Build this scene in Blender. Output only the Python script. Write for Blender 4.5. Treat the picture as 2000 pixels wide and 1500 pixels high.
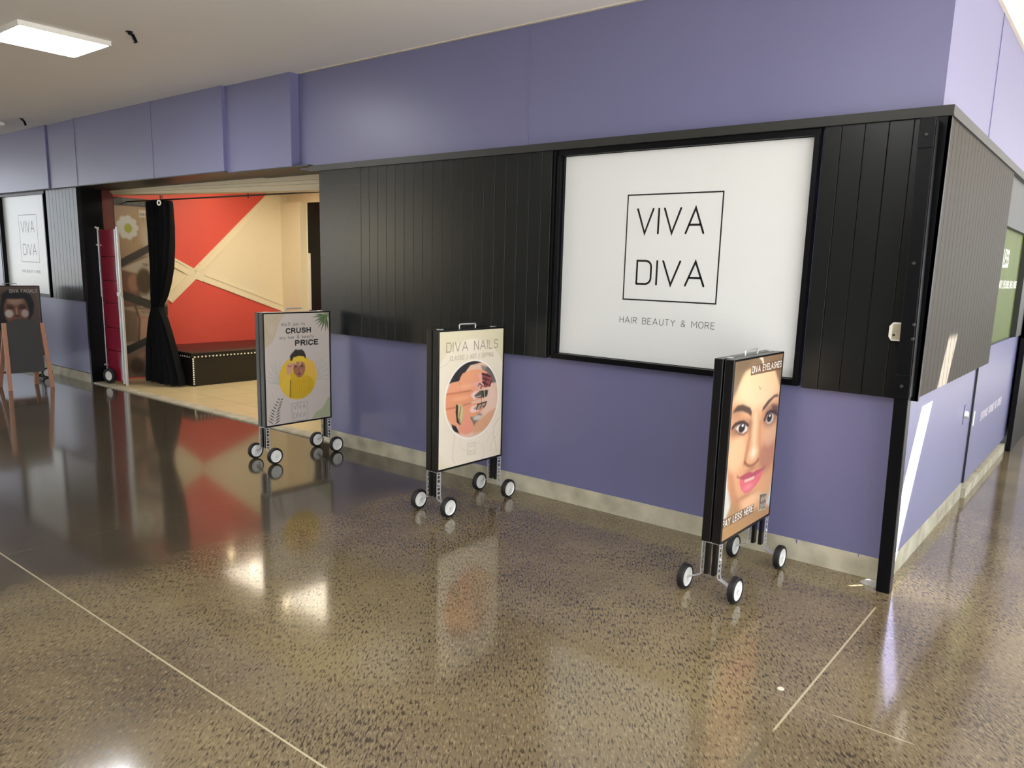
import bpy, bmesh, math, random
import numpy as np
from mathutils import Vector, Matrix

for o in list(bpy.data.objects):
    bpy.data.objects.remove(o, do_unlink=True)
scn = bpy.context.scene
COL = scn.collection

# ------------------------------------------------------------------ camera
FPX, CX, CY = 1507.2, 1020.4, 798.7          # focal length and principal point in 2000x1500 pixels
cam_d = bpy.data.cameras.new('camera')
cam = bpy.data.objects.new('camera', cam_d)
COL.objects.link(cam)
cam_d.sensor_fit = 'HORIZONTAL'
cam_d.sensor_width = 36.0
cam_d.lens = FPX / 2000.0 * 36.0
cam_d.shift_x = -(CX - 1000.0) / 2000.0
cam_d.shift_y = (CY - 750.0) / 2000.0
cam_d.clip_start = 0.05
cam_d.clip_end = 300
RX = Vector((0.78340883, 0.62084021, 0.02877549))
UX = Vector((-0.13261613, 0.12175002, 0.98366147))
FX = Vector((-0.60719318, 0.77442518, -0.17771347))
m = Matrix(((RX.x, UX.x, -FX.x, 0), (RX.y, UX.y, -FX.y, 0), (RX.z, UX.z, -FX.z, 1.6), (0, 0, 0, 1)))
cam.matrix_world = m
scn.camera = cam

# ------------------------------------------------------------------ world, sun, exposure
scn.view_settings.view_transform = 'Standard'
scn.view_settings.look = 'None'
scn.view_settings.gamma = 1.0
scn.view_settings.use_curve_mapping = False
scn.view_settings.exposure = 0.36
w = bpy.data.worlds.new('daylight')
scn.world = w
w.use_nodes = True
bg = w.node_tree.nodes['Background']
bg.inputs[0].default_value = (0.86, 0.93, 1.0, 1)
bg.inputs[1].default_value = 2.7
sun_d = bpy.data.lights.new('sun', 'SUN')
sun_d.energy = 110.0
sun_d.angle = math.radians(0.5)
sun_d.color = (1.0, 0.96, 0.91)
sun = bpy.data.objects.new('sun', sun_d)
COL.objects.link(sun)
SUN_K, SUN_M = 0.5, 0.6                       # light travels (-K, -M, -1)
sun.rotation_euler = Vector((-SUN_K, -SUN_M, -1)).to_track_quat('-Z', 'Y').to_euler()
sun.location = (6, 8, 9)

def area(name, loc, sx, sy, power, color, rot=(0, 0, 0)):
    d = bpy.data.lights.new(name, 'AREA')
    d.shape = 'RECTANGLE'; d.size = sx; d.size_y = sy; d.energy = power; d.color = color
    o = bpy.data.objects.new(name, d); COL.objects.link(o)
    o.location = loc; o.rotation_euler = rot
    return o
area('shop_fill_lamp', (-8.3, 6.1, 2.70), 2.6, 1.2, 47, (1.0, 0.88, 0.70))  # added warm fill lamp without a fitting, brightens the shop interior

# ------------------------------------------------------------------ dimensions
WY = 4.31        # front wall plane
WX = -0.862      # side wall plane
CZ = 3.206       # ceiling
T = 0.05         # cladding thickness
ZB, ZT = 1.005, 2.375
SKIRT = 0.124

# ------------------------------------------------------------------ colour helpers
def lin(c):
    c = c / 255.0
    return c / 12.92 if c <= 0.04045 else ((c + 0.055) / 1.055) ** 2.4
def rgb(r, g, b): return (lin(r), lin(g), lin(b), 1.0)

def newmat(name):
    mt = bpy.data.materials.new(name); mt.use_nodes = True
    nt = mt.node_tree
    return mt, nt, nt.nodes['Principled BSDF']
def plain(name, col, rough=0.5, metal=0.0, spec=0.5, var=0.0, vscale=6.0, bump=0.0, bscale=200.0, coat=0.0):
    mt, nt, p = newmat(name)
    p.inputs['Roughness'].default_value = rough
    p.inputs['Metallic'].default_value = metal
    p.inputs['Specular IOR Level'].default_value = spec
    p.inputs['Coat Weight'].default_value = coat
    p.inputs['Coat Roughness'].default_value = 0.08
    geo = nt.nodes.new('ShaderNodeNewGeometry')
    nz = nt.nodes.new('ShaderNodeTexNoise'); nz.inputs['Scale'].default_value = vscale
    nz.inputs['Detail'].default_value = 4
    nt.links.new(geo.outputs['Position'], nz.inputs['Vector'])
    mx = nt.nodes.new('ShaderNodeMix'); mx.data_type = 'RGBA'
    mx.inputs[6].default_value = tuple(c * (1 - var) for c in col[:3]) + (1,)
    mx.inputs[7].default_value = tuple(min(1, c * (1 + var)) for c in col[:3]) + (1,)
    nt.links.new(nz.outputs['Fac'], mx.inputs[0])
    nt.links.new(mx.outputs[2], p.inputs['Base Color'])
    if bump > 0:
        n2 = nt.nodes.new('ShaderNodeTexNoise'); n2.inputs['Scale'].default_value = bscale
        nt.links.new(geo.outputs['Position'], n2.inputs['Vector'])
        b = nt.nodes.new('ShaderNodeBump'); b.inputs['Strength'].default_value = bump
        b.inputs['Distance'].default_value = 0.002
        nt.links.new(n2.outputs['Fac'], b.inputs['Height'])
        nt.links.new(b.outputs['Normal'], p.inputs['Normal'])
    return mt
def emis(name, col, s):
    mt, nt, p = newmat(name)
    p.inputs['Base Color'].default_value = (0.8, 0.8, 0.8, 1)
    p.inputs['Emission Color'].default_value = col
    p.inputs['Emission Strength'].default_value = s
    return mt

M = {}
M['purple'] = plain('purple_paint', rgb(108, 109, 147), 0.36, var=0.05, vscale=1.2, bump=0.12, bscale=260)
M['black_clad'] = plain('black_cladding', rgb(27, 29, 29), 0.26, spec=0.24, var=0.08, vscale=3, bump=0.05, bscale=90)
M['side_clad'] = plain('side_cladding', rgb(58, 54, 48), 0.55, spec=0.1, var=0.1, vscale=3, bump=0.05, bscale=90)
M['black_metal'] = plain('black_metal', rgb(9, 10, 14), 0.35, spec=0.16, var=0.08)
M['black_trim'] = plain('black_trim', rgb(38, 40, 38), 0.45, var=0.1)
M['white_vinyl'] = plain('white_vinyl', rgb(218, 222, 224), 0.3, var=0.015, vscale=2)
M['ink'] = plain('black_ink', rgb(10, 10, 12), 0.4)
M['grey_ink'] = plain('grey_ink', rgb(70, 72, 74), 0.5)
M['white_ink'] = plain('white_ink', rgb(240, 240, 235), 0.5)
M['pale_ink'] = plain('pale_ink', rgb(220, 212, 222), 0.5)
M['ceiling'] = plain('ceiling_paint', rgb(242, 239, 236), 0.85, var=0.03, vscale=0.8, bump=0.25, bscale=60)
M['plaster'] = plain('plaster_edge', rgb(205, 198, 184), 0.8, var=0.06, vscale=20, bump=0.5, bscale=120)
M['silver'] = plain('silver_metal', rgb(214, 216, 218), 0.38, metal=0.6, var=0.05)
M['white_plastic'] = plain('white_plastic', rgb(232, 232, 228), 0.35, var=0.02)
M['rubber'] = plain('black_rubber', rgb(20, 20, 22), 0.6, var=0.05)
M['poster_side'] = plain('board_frame_black', rgb(12, 12, 15), 0.3, var=0.05)
M['cream'] = plain('cream_paint', rgb(236, 224, 192), 0.5, var=0.02)
M['red_paint'] = plain('red_paint', rgb(222, 86, 74), 0.45, var=0.03)
M['leather'] = plain('black_leather', rgb(26, 25, 24), 0.33, var=0.1, vscale=10, bump=0.3, bscale=160)
M['curtain'] = plain('black_fabric', rgb(7, 9, 13), 0.8, spec=0.2, var=0.1)
M['magenta'] = plain('crimson_plastic', rgb(150, 22, 52), 0.2, var=0.06, coat=0.5)
M['wood'] = plain('pale_wood', rgb(176, 128, 106), 0.5, var=0.12, vscale=14)
M['chalk'] = plain('chalkboard', rgb(60, 62, 64), 0.75, var=0.12, vscale=8)
M['lintel'] = plain('lintel_paint', rgb(226, 212, 180), 0.5, var=0.05)
M['studs'] = plain('nailhead_metal', rgb(250, 246, 230), 0.25, metal=0.3)
M['light_panel'] = emis('light_diffuser', (0.97, 0.985, 1.0, 1), 26.0)
M['down_light'] = emis('downlight_glow', (1.0, 0.78, 0.45, 1), 30.0)
M['taupe'] = plain('taupe_render', rgb(104, 96, 86), 0.8, var=0.05)
M['dark_taupe'] = plain('dark_taupe_paint', rgb(76, 72, 66), 0.8, var=0.05)
M['shaded_red'] = plain('shaded_red_paint', rgb(92, 38, 34), 0.45, var=0.03)  # the wall's red darkened to paint in the shade beside the jamb
M['green_glass'] = plain('green_window_film', rgb(80, 94, 40), 0.55, spec=0.25, var=0.25, vscale=2.5)
M['asphalt'] = plain('outdoor_paving', rgb(92, 90, 86), 0.85, var=0.08)

def floor_material():
    mt, nt, p = newmat('polished_concrete')
    N, L = nt.nodes, nt.links
    geo = N.new('ShaderNodeNewGeometry')
    def mapping(rot, sc):
        mp = N.new('ShaderNodeMapping'); mp.vector_type = 'TEXTURE'; mp.inputs['Rotation'].default_value = (0, 0, rot)
        mp.inputs['Scale'].default_value = sc
        L.new(geo.outputs['Position'], mp.inputs['Vector']); return mp
    def noise(vec, scale, detail=3, rough=0.5):
        n = N.new('ShaderNodeTexNoise'); n.inputs['Scale'].default_value = scale
        n.inputs['Detail'].default_value = detail; n.inputs['Roughness'].default_value = rough
        L.new(vec, n.inputs['Vector']); return n.outputs['Fac']
    def ramp(src, stops):
        r = N.new('ShaderNodeValToRGB'); L.new(src, r.inputs['Fac'])
        el = r.color_ramp.elements
        while len(el) < len(stops): el.new(0.5)
        for e, (pos, c) in zip(el, stops):
            e.position = pos; e.color = c if len(c) == 4 else tuple(c) + (1,)
        return r.outputs['Color']
    def math_(op, a, b=None, clamp=False):
        n = N.new('ShaderNodeMath'); n.operation = op; n.use_clamp = clamp
        for i, v in enumerate((a, b)):
            if v is None: continue
            if isinstance(v, (int, float)): n.inputs[i].default_value = v
            else: L.new(v, n.inputs[i])
        return n.outputs[0]
    def mix(f, a, b):
        n = N.new('ShaderNodeMix'); n.data_type = 'RGBA'
        if isinstance(f, (int, float)): n.inputs[0].default_value = f
        else: L.new(f, n.inputs[0])
        for i, v in ((6, a), (7, b)):
            if isinstance(v, tuple): n.inputs[i].default_value = v
            else: L.new(v, n.inputs[i])
        return n.outputs[2]
    g = lambda v: (v, v, v, 1)
    base = ramp(noise(geo.outputs['Position'], 0.9, 4, 0.55),
                [(0.3, rgb(92, 80, 66)), (0.5, rgb(116, 103, 80)), (0.7, rgb(136, 122, 90))])
    # the ground-down aggregate: elongated dark flecks, thicker in some areas
    mp = mapping(math.radians(38), (1.0, 4.2, 1.0))
    fl = noise(mp.outputs[0], 122, 2.0, 0.55)
    fine = noise(mp.outputs[0], 130, 2, 0.6)
    clump = noise(geo.outputs['Position'], 2.2, 3, 0.55)
    th = math_('ADD', math_('MULTIPLY', clump, 0.30), 0.325)
    dark = math_('MULTIPLY', math_('SUBTRACT', th, fl), 8.0, True)
    lightm = math_('MULTIPLY', math_('SUBTRACT', fine, 0.52), 5.0, True)
    sep = N.new('ShaderNodeSeparateXYZ'); L.new(geo.outputs['Position'], sep.inputs[0])
    # the far slab was ground less: hardly any aggregate shows
    wob = math_('MULTIPLY', noise(geo.outputs['Position'], 1.3, 2), 0.9)
    far = math_('MULTIPLY', math_('SUBTRACT', math_('ADD', sep.outputs[0], wob), -3.75), 3.0, True)
    rough_area = math_('ADD', math_('MULTIPLY', far, 0.95), 0.05)
    dark = math_('MULTIPLY', dark, rough_area)
    lightm = math_('MULTIPLY', lightm, rough_area)
    c1 = mix(math_('MULTIPLY', lightm, 0.7), base, rgb(156, 142, 112))
    c2 = mix(math_('MULTIPLY', dark, 0.8), c1, rgb(46, 40, 34))
    far_c = ramp(noise(geo.outputs['Position'], 0.7, 3), [(0.3, rgb(68, 62, 52)), (0.7, rgb(82, 74, 60))])
    c3 = mix(far, far_c, c2)
    # saw cuts and slab joints
    def line(axis, pos, width, other, lo, hi, colr, strength):
        d = math_('ABSOLUTE', math_('SUBTRACT', sep.outputs[axis], pos))
        mk = math_('MULTIPLY', math_('SUBTRACT', width, d), 1.0 / (width * 0.4), True)
        a = math_('MULTIPLY', math_('SUBTRACT', sep.outputs[other], lo), 40.0, True)
        b = math_('MULTIPLY', math_('SUBTRACT', hi, sep.outputs[other]), 40.0, True)
        return math_('MULTIPLY', math_('MULTIPLY', math_('MULTIPLY', mk, a), b), strength), colr
    joints = [line(1, 1.392, 0.0052, 0, -9.0, 20, rgb(190, 180, 150), 0.85),
              line(0, -0.822, 0.0055, 1, 2.55, 3.95, rgb(188, 178, 148), 0.85),
              line(0, -0.822, 0.016, 1, -1, 2.52, rgb(92, 86, 66), 0.5),
              line(1, 2.807, 0.0045, 0, -0.70, -0.40, rgb(178, 168, 142), 0.7),
              line(1, 2.807, 0.005, 0, -1.05, -0.70, rgb(150, 140, 116), 0.45),
              line(0, -4.62, 0.006, 1, 1.39, 4.2, rgb(120, 114, 96), 0.45),
              line(0, -4.02, 0.006, 1, 1.98, 2.42, rgb(40, 30, 26), 0.75),
              line(1, 5.82, 0.02, 0, -0.82, -0.6, rgb(86, 80, 68), 0.6)]
    cur = c3
    for f, colr in joints: cur = mix(f, cur, colr)
    # pale patch in front of the side wall where the old slab ends
    L.new(cur, p.inputs['Base Color'])
    rr = math_('ADD', math_('MULTIPLY', noise(geo.outputs['Position'], 1.6, 3), 0.06), 0.075)
    rr = math_('ADD', rr, math_('MULTIPLY', dark, 0.05))
    L.new(rr, p.inputs['Roughness'])
    p.inputs['Specular IOR Level'].default_value = 0.5
    p.inputs['Coat Weight'].default_value = 0.25
    p.inputs['Coat Roughness'].default_value = 0.06
    b = N.new('ShaderNodeBump'); b.inputs['Strength'].default_value = 0.03; b.inputs['Distance'].default_value = 0.001
    L.new(fl, b.inputs['Height']); L.new(b.outputs['Normal'], p.inputs['Normal'])
    return mt
M['floor'] = floor_material()

def tile_material():
    mt, nt, p = newmat('cream_floor_tile')
    geo = nt.nodes.new('ShaderNodeNewGeometry')
    br = nt.nodes.new('ShaderNodeTexBrick')
    br.offset = 0.0
    br.inputs['Scale'].default_value = 1.0
    br.inputs['Brick Width'].default_value = 0.6; br.inputs['Row Height'].default_value = 0.6
    br.inputs['Mortar Size'].default_value = 0.004
    br.inputs['Color1'].default_value = rgb(226, 208, 164); br.inputs['Color2'].default_value = rgb(220, 202, 158)
    br.inputs['Mortar'].default_value = rgb(180, 160, 118)
    nt.links.new(geo.outputs['Position'], br.inputs['Vector'])
    nt.links.new(br.outputs['Color'], p.inputs['Base Color'])
    p.inputs['Roughness'].default_value = 0.25
    return mt
M['tile'] = tile_material()

def skirting_material():
    mt, nt, p = newmat('bare_concrete_skirting')
    geo = nt.nodes.new('ShaderNodeNewGeometry')
    n = nt.nodes.new('ShaderNodeTexNoise'); n.inputs['Scale'].default_value = 7; n.inputs['Detail'].default_value = 8
    r = nt.nodes.new('ShaderNodeValToRGB')
    r.color_ramp.elements[0].position = 0.3; r.color_ramp.elements[0].color = rgb(158, 153, 134)
    r.color_ramp.elements[1].position = 0.65; r.color_ramp.elements[1].color = rgb(194, 189, 168)
    nt.links.new(geo.outputs['Position'], n.inputs['Vector']); nt.links.new(n.outputs['Fac'], r.inputs['Fac'])
    nt.links.new(r.outputs['Color'], p.inputs['Base Color'])
    p.inputs['Roughness'].default_value = 0.7
    return mt
M['skirting'] = skirting_material()

def print_material():
    mt, nt, p = newmat('printed_poster')
    a = nt.nodes.new('ShaderNodeAttribute'); a.attribute_name = 'ink'
    nt.links.new(a.outputs['Color'], p.inputs['Base Color'])
    p.inputs['Roughness'].default_value = 0.32
    return mt
M['print'] = print_material()

# ------------------------------------------------------------------ mesh helpers
class MB:
    def __init__(self): self.bm = bmesh.new(); self.mats = []
    def _mi(self, mat):
        if mat not in self.mats: self.mats.append(mat)
        return self.mats.index(mat)
    def box(self, a, b, mat=None, bevel=0.0):
        x0, y0, z0 = a; x1, y1, z1 = b
        if x0 > x1: x0, x1 = x1, x0
        if y0 > y1: y0, y1 = y1, y0
        if z0 > z1: z0, z1 = z1, z0
        vs = [self.bm.verts.new(v) for v in ((x0,y0,z0),(x1,y0,z0),(x1,y1,z0),(x0,y1,z0),(x0,y0,z1),(x1,y0,z1),(x1,y1,z1),(x0,y1,z1))]
        fs = [self.bm.faces.new([vs[i] for i in f]) for f in ((0,3,2,1),(4,5,6,7),(0,1,5,4),(1,2,6,5),(2,3,7,6),(3,0,4,7))]
        if mat is not None:
            for f in fs: f.material_index = self._mi(mat)
        if bevel > 0:
            es = {e for f in fs for e in f.edges}
            r = bmesh.ops.bevel(self.bm, geom=list(es), offset=bevel, segments=2, profile=0.5, affect='EDGES')
        return fs
    def prism(self, pts, ax, lo, hi, mat=None):
        # pts are 2D in the plane normal to ax; extruded from lo to hi along ax
        def P(p, h):
            if ax == 0: return (h, p[0], p[1])
            if ax == 1: return (p[0], h, p[1])
            return (p[0], p[1], h)
        A = [self.bm.verts.new(P(p, lo)) for p in pts]; B = [self.bm.verts.new(P(p, hi)) for p in pts]
        fs = [self.bm.faces.new(A), self.bm.faces.new(B[::-1])]
        n = len(pts)
        for i in range(n): fs.append(self.bm.faces.new((A[i], B[i], B[(i+1) % n], A[(i+1) % n])))
        if mat is not None:
            for f in fs: f.material_index = self._mi(mat)
        return fs
    def tube(self, pts, r, n=10, closed=False, caps=True):
        pts = [Vector(p) for p in pts]; rings = []
        rs = r if isinstance(r, (list, tuple)) else [r] * len(pts)
        for i, p in enumerate(pts):
            if closed: d = pts[(i+1) % len(pts)] - pts[i-1]
            elif i == 0: d = pts[1] - p
            elif i == len(pts) - 1: d = p - pts[-2]
            else: d = (pts[i+1] - p).normalized() + (p - pts[i-1]).normalized()
            d.normalize()
            u = d.cross(Vector((0, 0, 1)))
            if u.length < 0.05: u = d.cross(Vector((1, 0, 0)))
            u.normalize(); v = d.cross(u)
            rings.append([self.bm.verts.new(p + (u * math.cos(2*math.pi*k/n) + v * math.sin(2*math.pi*k/n)) * rs[i]) for k in range(n)])
        m_ = len(rings)
        for i in range(m_ if closed else m_ - 1):
            a, b = rings[i], rings[(i+1) % m_]
            for k in range(n): self.bm.faces.new((a[k], a[(k+1) % n], b[(k+1) % n], b[k]))
        if caps and not closed:
            self.bm.faces.new(rings[0][::-1]); self.bm.faces.new(rings[-1])
    def strip(self, pts, half_w, thick, side):
        # flat bar following pts; side is the width direction
        pts = [Vector(p) for p in pts]; side = Vector(side).normalized(); rings = []
        for i, p in enumerate(pts):
            if i == 0: d = pts[1] - p
            elif i == len(pts) - 1: d = p - pts[-2]
            else: d = (pts[i+1] - p).normalized() + (p - pts[i-1]).normalized()
            d.normalize(); nrm = d.cross(side).normalized() * thick / 2
            s = side * half_w
            rings.append([self.bm.verts.new(p + s + nrm), self.bm.verts.new(p + s - nrm), self.bm.verts.new(p - s - nrm), self.bm.verts.new(p - s + nrm)])
        for a, b in zip(rings, rings[1:]):
            for k in range(4): self.bm.faces.new((a[k], a[(k+1) % 4], b[(k+1) % 4], b[k]))
        self.bm.faces.new(rings[0][::-1]); self.bm.faces.new(rings[-1])
    def lathe(self, prof, origin, axis, n=32, closed_profile=False):
        # prof: (radius, height along axis)
        ax = Vector(axis).normalized(); u = ax.cross(Vector((0, 0, 1)))
        if u.length < 0.05: u = ax.cross(Vector((1, 0, 0)))
        u.normalize(); v = ax.cross(u); o = Vector(origin)
        rings = []
        for r, h in prof:
            if r < 1e-6: rings.append([self.bm.verts.new(o + ax * h)])
            else: rings.append([self.bm.verts.new(o + ax * h + (u * math.cos(2*math.pi*k/n) + v * math.sin(2*math.pi*k/n)) * r) for k in range(n)])
        seq = list(zip(rings, rings[1:]))
        if closed_profile: seq.append((rings[-1], rings[0]))
        for a, b in seq:
            if len(a) == 1 and len(b) == 1: continue
            for k in range(n):
                k2 = (k + 1) % n
                if len(a) == 1: self.bm.faces.new((a[0], b[k2], b[k]))
                elif len(b) == 1: self.bm.faces.new((a[k], a[k2], b[0]))
                else: self.bm.faces.new((a[k], a[k2], b[k2], b[k]))
    def build(self, name, mat, parent=None, smooth=False, origin=None):
        bmesh.ops.recalc_face_normals(self.bm, faces=self.bm.faces)
        me = bpy.data.meshes.new(name)
        if origin is not None: bmesh.ops.translate(self.bm, verts=self.bm.verts, vec=-Vector(origin))
        self.bm.to_mesh(me); self.bm.free()
        ml = self.mats if self.mats else [mat]
        for k in ml: me.materials.append(M[k] if isinstance(k, str) else k)
        if smooth:
            for p in me.polygons: p.use_smooth = True
            try: me.set_sharp_from_angle(angle=math.radians(40))
            except Exception: pass
        o = bpy.data.objects.new(name, me); COL.objects.link(o)
        if origin is not None: o.location = origin
        if parent is not None: o.parent = parent
        return o

def tag(o, label, cat, group=None):
    o['label'] = label; o['category'] = cat
    if group: o['group'] = group
    return o
def thing(name, loc, label, cat, group=None, rotz=0.0):
    o = bpy.data.objects.new(name, None); COL.objects.link(o)
    o.location = loc; o.rotation_euler = (0, 0, rotz); o.empty_display_size = 0.1
    return tag(o, label, cat, group)
def struct(o): o['kind'] = 'structure'; return o
def copy_tree(src, parent=None):
    c = src.copy(); COL.objects.link(c)
    if parent is not None: c.parent = parent
    for ch in list(src.children): copy_tree(ch, c)
    return c

# ------------------------------------------------------------------ single-line lettering
def arc(cx, cy, rx, ry, a0, a1, n=8):
    return [(cx + rx * math.cos(math.radians(a0 + (a1 - a0) * i / n)), cy + ry * math.sin(math.radians(a0 + (a1 - a0) * i / n))) for i in range(n + 1)]
G = {
 'A': (.80, [[(0,0),(.40,1),(.80,0)], [(.14,.33),(.66,.33)]]),
 'B': (.60, [[(0,0),(0,1),(.38,1)] + arc(.36,.77,.22,.23,90,-90,6) + [(0,.54)], [(.36,.54)] + arc(.36,.27,.26,.27,90,-90,6) + [(0,0)]]),
 'C': (.64, [[(.64,.82)] + arc(.34,.70,.30,.30,40,180,6) + arc(.34,.30,.34,.30,180,320,6) + [(.64,.18)]]),
 'D': (.66, [[(0,0),(0,1),(.40,1)] + arc(.40,.74,.26,.26,90,0,5) + arc(.40,.26,.26,.26,0,-90,5) + [(0,0)]]),
 'E': (.54, [[(.54,1),(0,1),(0,0),(.54,0)], [(0,.52),(.46,.52)]]),
 'F': (.52, [[(.52,1),(0,1),(0,0)], [(0,.52),(.44,.52)]]),
 'G': (.66, [[(.64,.84)] + arc(.34,.70,.32,.30,40,180,6) + arc(.34,.30,.34,.30,180,330,6) + [(.66,.46),(.40,.46)]]),
 'H': (.62, [[(0,0),(0,1)], [(.62,0),(.62,1)], [(0,.52),(.62,.52)]]),
 'I': (.0, [[(0,0),(0,1)]]),
 'L': (.50, [[(0,1),(0,0),(.50,0)]]),
 'M': (.80, [[(0,0),(0,1),(.40,.38),(.80,1),(.80,0)]]),
 'N': (.64, [[(0,0),(0,1),(.64,0),(.64,1)]]),
 'O': (.68, [arc(.34,.66,.34,.34,0,180,8) + arc(.34,.34,.34,.34,180,360,8) + [(.68,.66)]]),
 'P': (.58, [[(0,0),(0,1),(.34,1)] + arc(.34,.74,.24,.26,90,-90,6) + [(0,.48)]]),
 'R': (.60, [[(0,0),(0,1),(.34,1)] + arc(.34,.75,.24,.25,90,-90,6) + [(0,.50)], [(.32,.50),(.60,0)]]),
 'S': (.60, [[(.58,.84)] + arc(.31,.77,.27,.23,30,180,5) + arc(.31,.75,.27,.23,180,270,3) + arc(.31,.27,.29,.25,90,0,3) + arc(.31,.25,.29,.25,0,-150,5) + [(.03,.14)]]),
 'T': (.62, [[(0,1),(.62,1)], [(.31,1),(.31,0)]]),
 'U': (.62, [[(0,1),(0,.30)] + arc(.31,.30,.31,.30,180,360,8) + [(.62,1)]]),
 'V': (.76, [[(0,1),(.38,0),(.76,1)]]),
 'X': (.64, [[(0,0),(.64,1)], [(0,1),(.64,0)]]),
 'Y': (.68, [[(0,1),(.34,.48),(.68,1)], [(.34,.48),(.34,0)]]),
 'W': (1.0, [[(0,1),(.25,0),(.50,.80),(.75,0),(1.0,1)]]),
 '/': (.36, [[(0,-.1),(.36,1.08)]]),
 '&': (.66, [[(.66,0),(.14,.66)] + arc(.30,.80,.19,.20,215,-20,6) + [(.10,.42)] + arc(.26,.25,.26,.25,150,300,6) + [(.62,.46)]]),
 '$': (.56, [[(.54,.80)] + arc(.28,.70,.25,.18,30,270,5) + arc(.28,.30,.26,.20,90,-150,5), [(.28,1.08),(.28,-.08)]]),
 '2': (.56, [[(.02,.76)] + arc(.28,.72,.26,.28,160,-30,6) + [(0,0),(.56,0)]]),
 ',': (.1, [[(.06,.06),(0,-.14)]]),
 "'": (.05, [[(.02,1),(.02,.78)]]),
 'a': (.46, [arc(.23,.27,.23,.27,0,360,10), [(.46,.54),(.46,0)]]),
 'b': (.46, [[(0,1),(0,0)], arc(.23,.27,.23,.27,0,360,10)]),
 'e': (.46, [[(0,.28),(.46,.28)] + arc(.23,.27,.23,.27,5,320,9)]),
 'h': (.42, [[(0,0),(0,1)], [(0,.34)] + arc(.21,.34,.21,.20,180,0,6) + [(.42,0)]]),
 'i': (.0, [[(0,0),(0,.54)], [(0,.74),(0,.78)]]),
 'l': (.0, [[(0,0),(0,1)]]),
 'm': (.70, [[(0,0),(0,.54)], [(0,.36)] + arc(.175,.36,.175,.18,180,0,5) + [(.35,0)], [(.35,.36)] + arc(.525,.36,.175,.18,180,0,5) + [(.70,0)]]),
 'n': (.42, [[(0,0),(0,.54)], [(0,.34)] + arc(.21,.34,.21,.20,180,0,6) + [(.42,0)]]),
 'o': (.48, [arc(.24,.27,.24,.27,0,360,10)]),
 'r': (.26, [[(0,0),(0,.54)], [(0,.32)] + arc(.24,.32,.24,.22,180,90,4)]),
 't': (.30, [[(.13,.86),(.13,0)], [(0,.54),(.30,.54)]]),
 'u': (.42, [[(0,.54),(0,.20)] + arc(.21,.20,.21,.20,180,360,6) + [(.42,.54)], [(.42,.2),(.42,0)]]),
 'y': (.44, [[(0,.54),(.22,0)], [(.44,.54),(.12,-.28)]]),
 ' ': (.40, []),
}
def text_strokes(s, width, height, gap=.30):
    """polylines (x right, y up) that fill width x height"""
    x = 0.0; out = []
    for ch in s:
        wd, st = G[ch]
        for pl in st: out.append([(x + px, py) for px, py in pl])
        x += wd + gap
    total = x - gap
    return [[(px / total * width, py * height) for px, py in pl] for pl in out]
def words(s, width, height, gap=.24):
    """the same as text_strokes, split into words"""
    x = 0.0; out = []; cur = []; res = []
    for ch in s + ' ':
        wd, st = G[ch]
        if ch == ' ':
            if cur: res.append(cur)
            cur = []
        for pl in st: cur.append([(x + px, py) for px, py in pl])
        x += wd + gap
    total = x - gap * 2 - G[' '][0]
    return [[[(px / total * width, py * height) for px, py in pl] for pl in w_] for w_ in res]
def word_parts(parent, name, mat, s, width, height, gap, wdt, place, dirn):
    for w_ in words(s, width, height, gap):
        b = MB(); letter_mesh(b, w_, wdt, place, dirn, 1.0); b.build(name, mat, parent)
def letter_mesh(mb, strokes, wdt, place, thick_dir, thick=0.0012):
    """rounded ribbon per stroke; place maps (x,y) to world"""
    td = Vector(thick_dir) * thick
    def slab(poly):
        a = [mb.bm.verts.new(Vector(place(*p))) for p in poly]
        b = [mb.bm.verts.new(Vector(place(*p)) + td) for p in poly]
        mb.bm.faces.new(a); mb.bm.faces.new(b[::-1])
        n = len(poly)
        for i in range(n): mb.bm.faces.new((a[i], b[i], b[(i+1) % n], a[(i+1) % n]))
    for pl in strokes:
        pp = [Vector(p) for p in pl]
        pp = [p for i, p in enumerate(pp) if i == 0 or (p - pp[i-1]).length > 1e-5]
        if len(pp) < 2: continue
        L_, R_ = [], []
        for i, p in enumerate(pp):
            d0 = (p - pp[i-1]).normalized() if i > 0 else None
            d1 = (pp[i+1] - p).normalized() if i < len(pp) - 1 else None
            if d0 is None: d0 = d1
            if d1 is None: d1 = d0
            n0 = Vector((-d0.y, d0.x)); n1 = Vector((-d1.y, d1.x)); n_ = (n0 + n1)
            if n_.length < 1e-3: n_ = n0
            n_.normalize(); k = min(2.6, 1.0 / max(0.2, n_.dot(n0)))
            L_.append(p + n_ * wdt / 2 * k); R_.append(p - n_ * wdt / 2 * k)
        for i in range(len(pp) - 1): slab([L_[i], L_[i+1], R_[i+1], R_[i]])
        if wdt > 0.006:
            for p in (pp[0], pp[-1]):
                slab([(p.x + wdt / 2 * math.cos(2*math.pi*k/10), p.y + wdt / 2 * math.sin(2*math.pi*k/10)) for k in range(10)])

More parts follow.
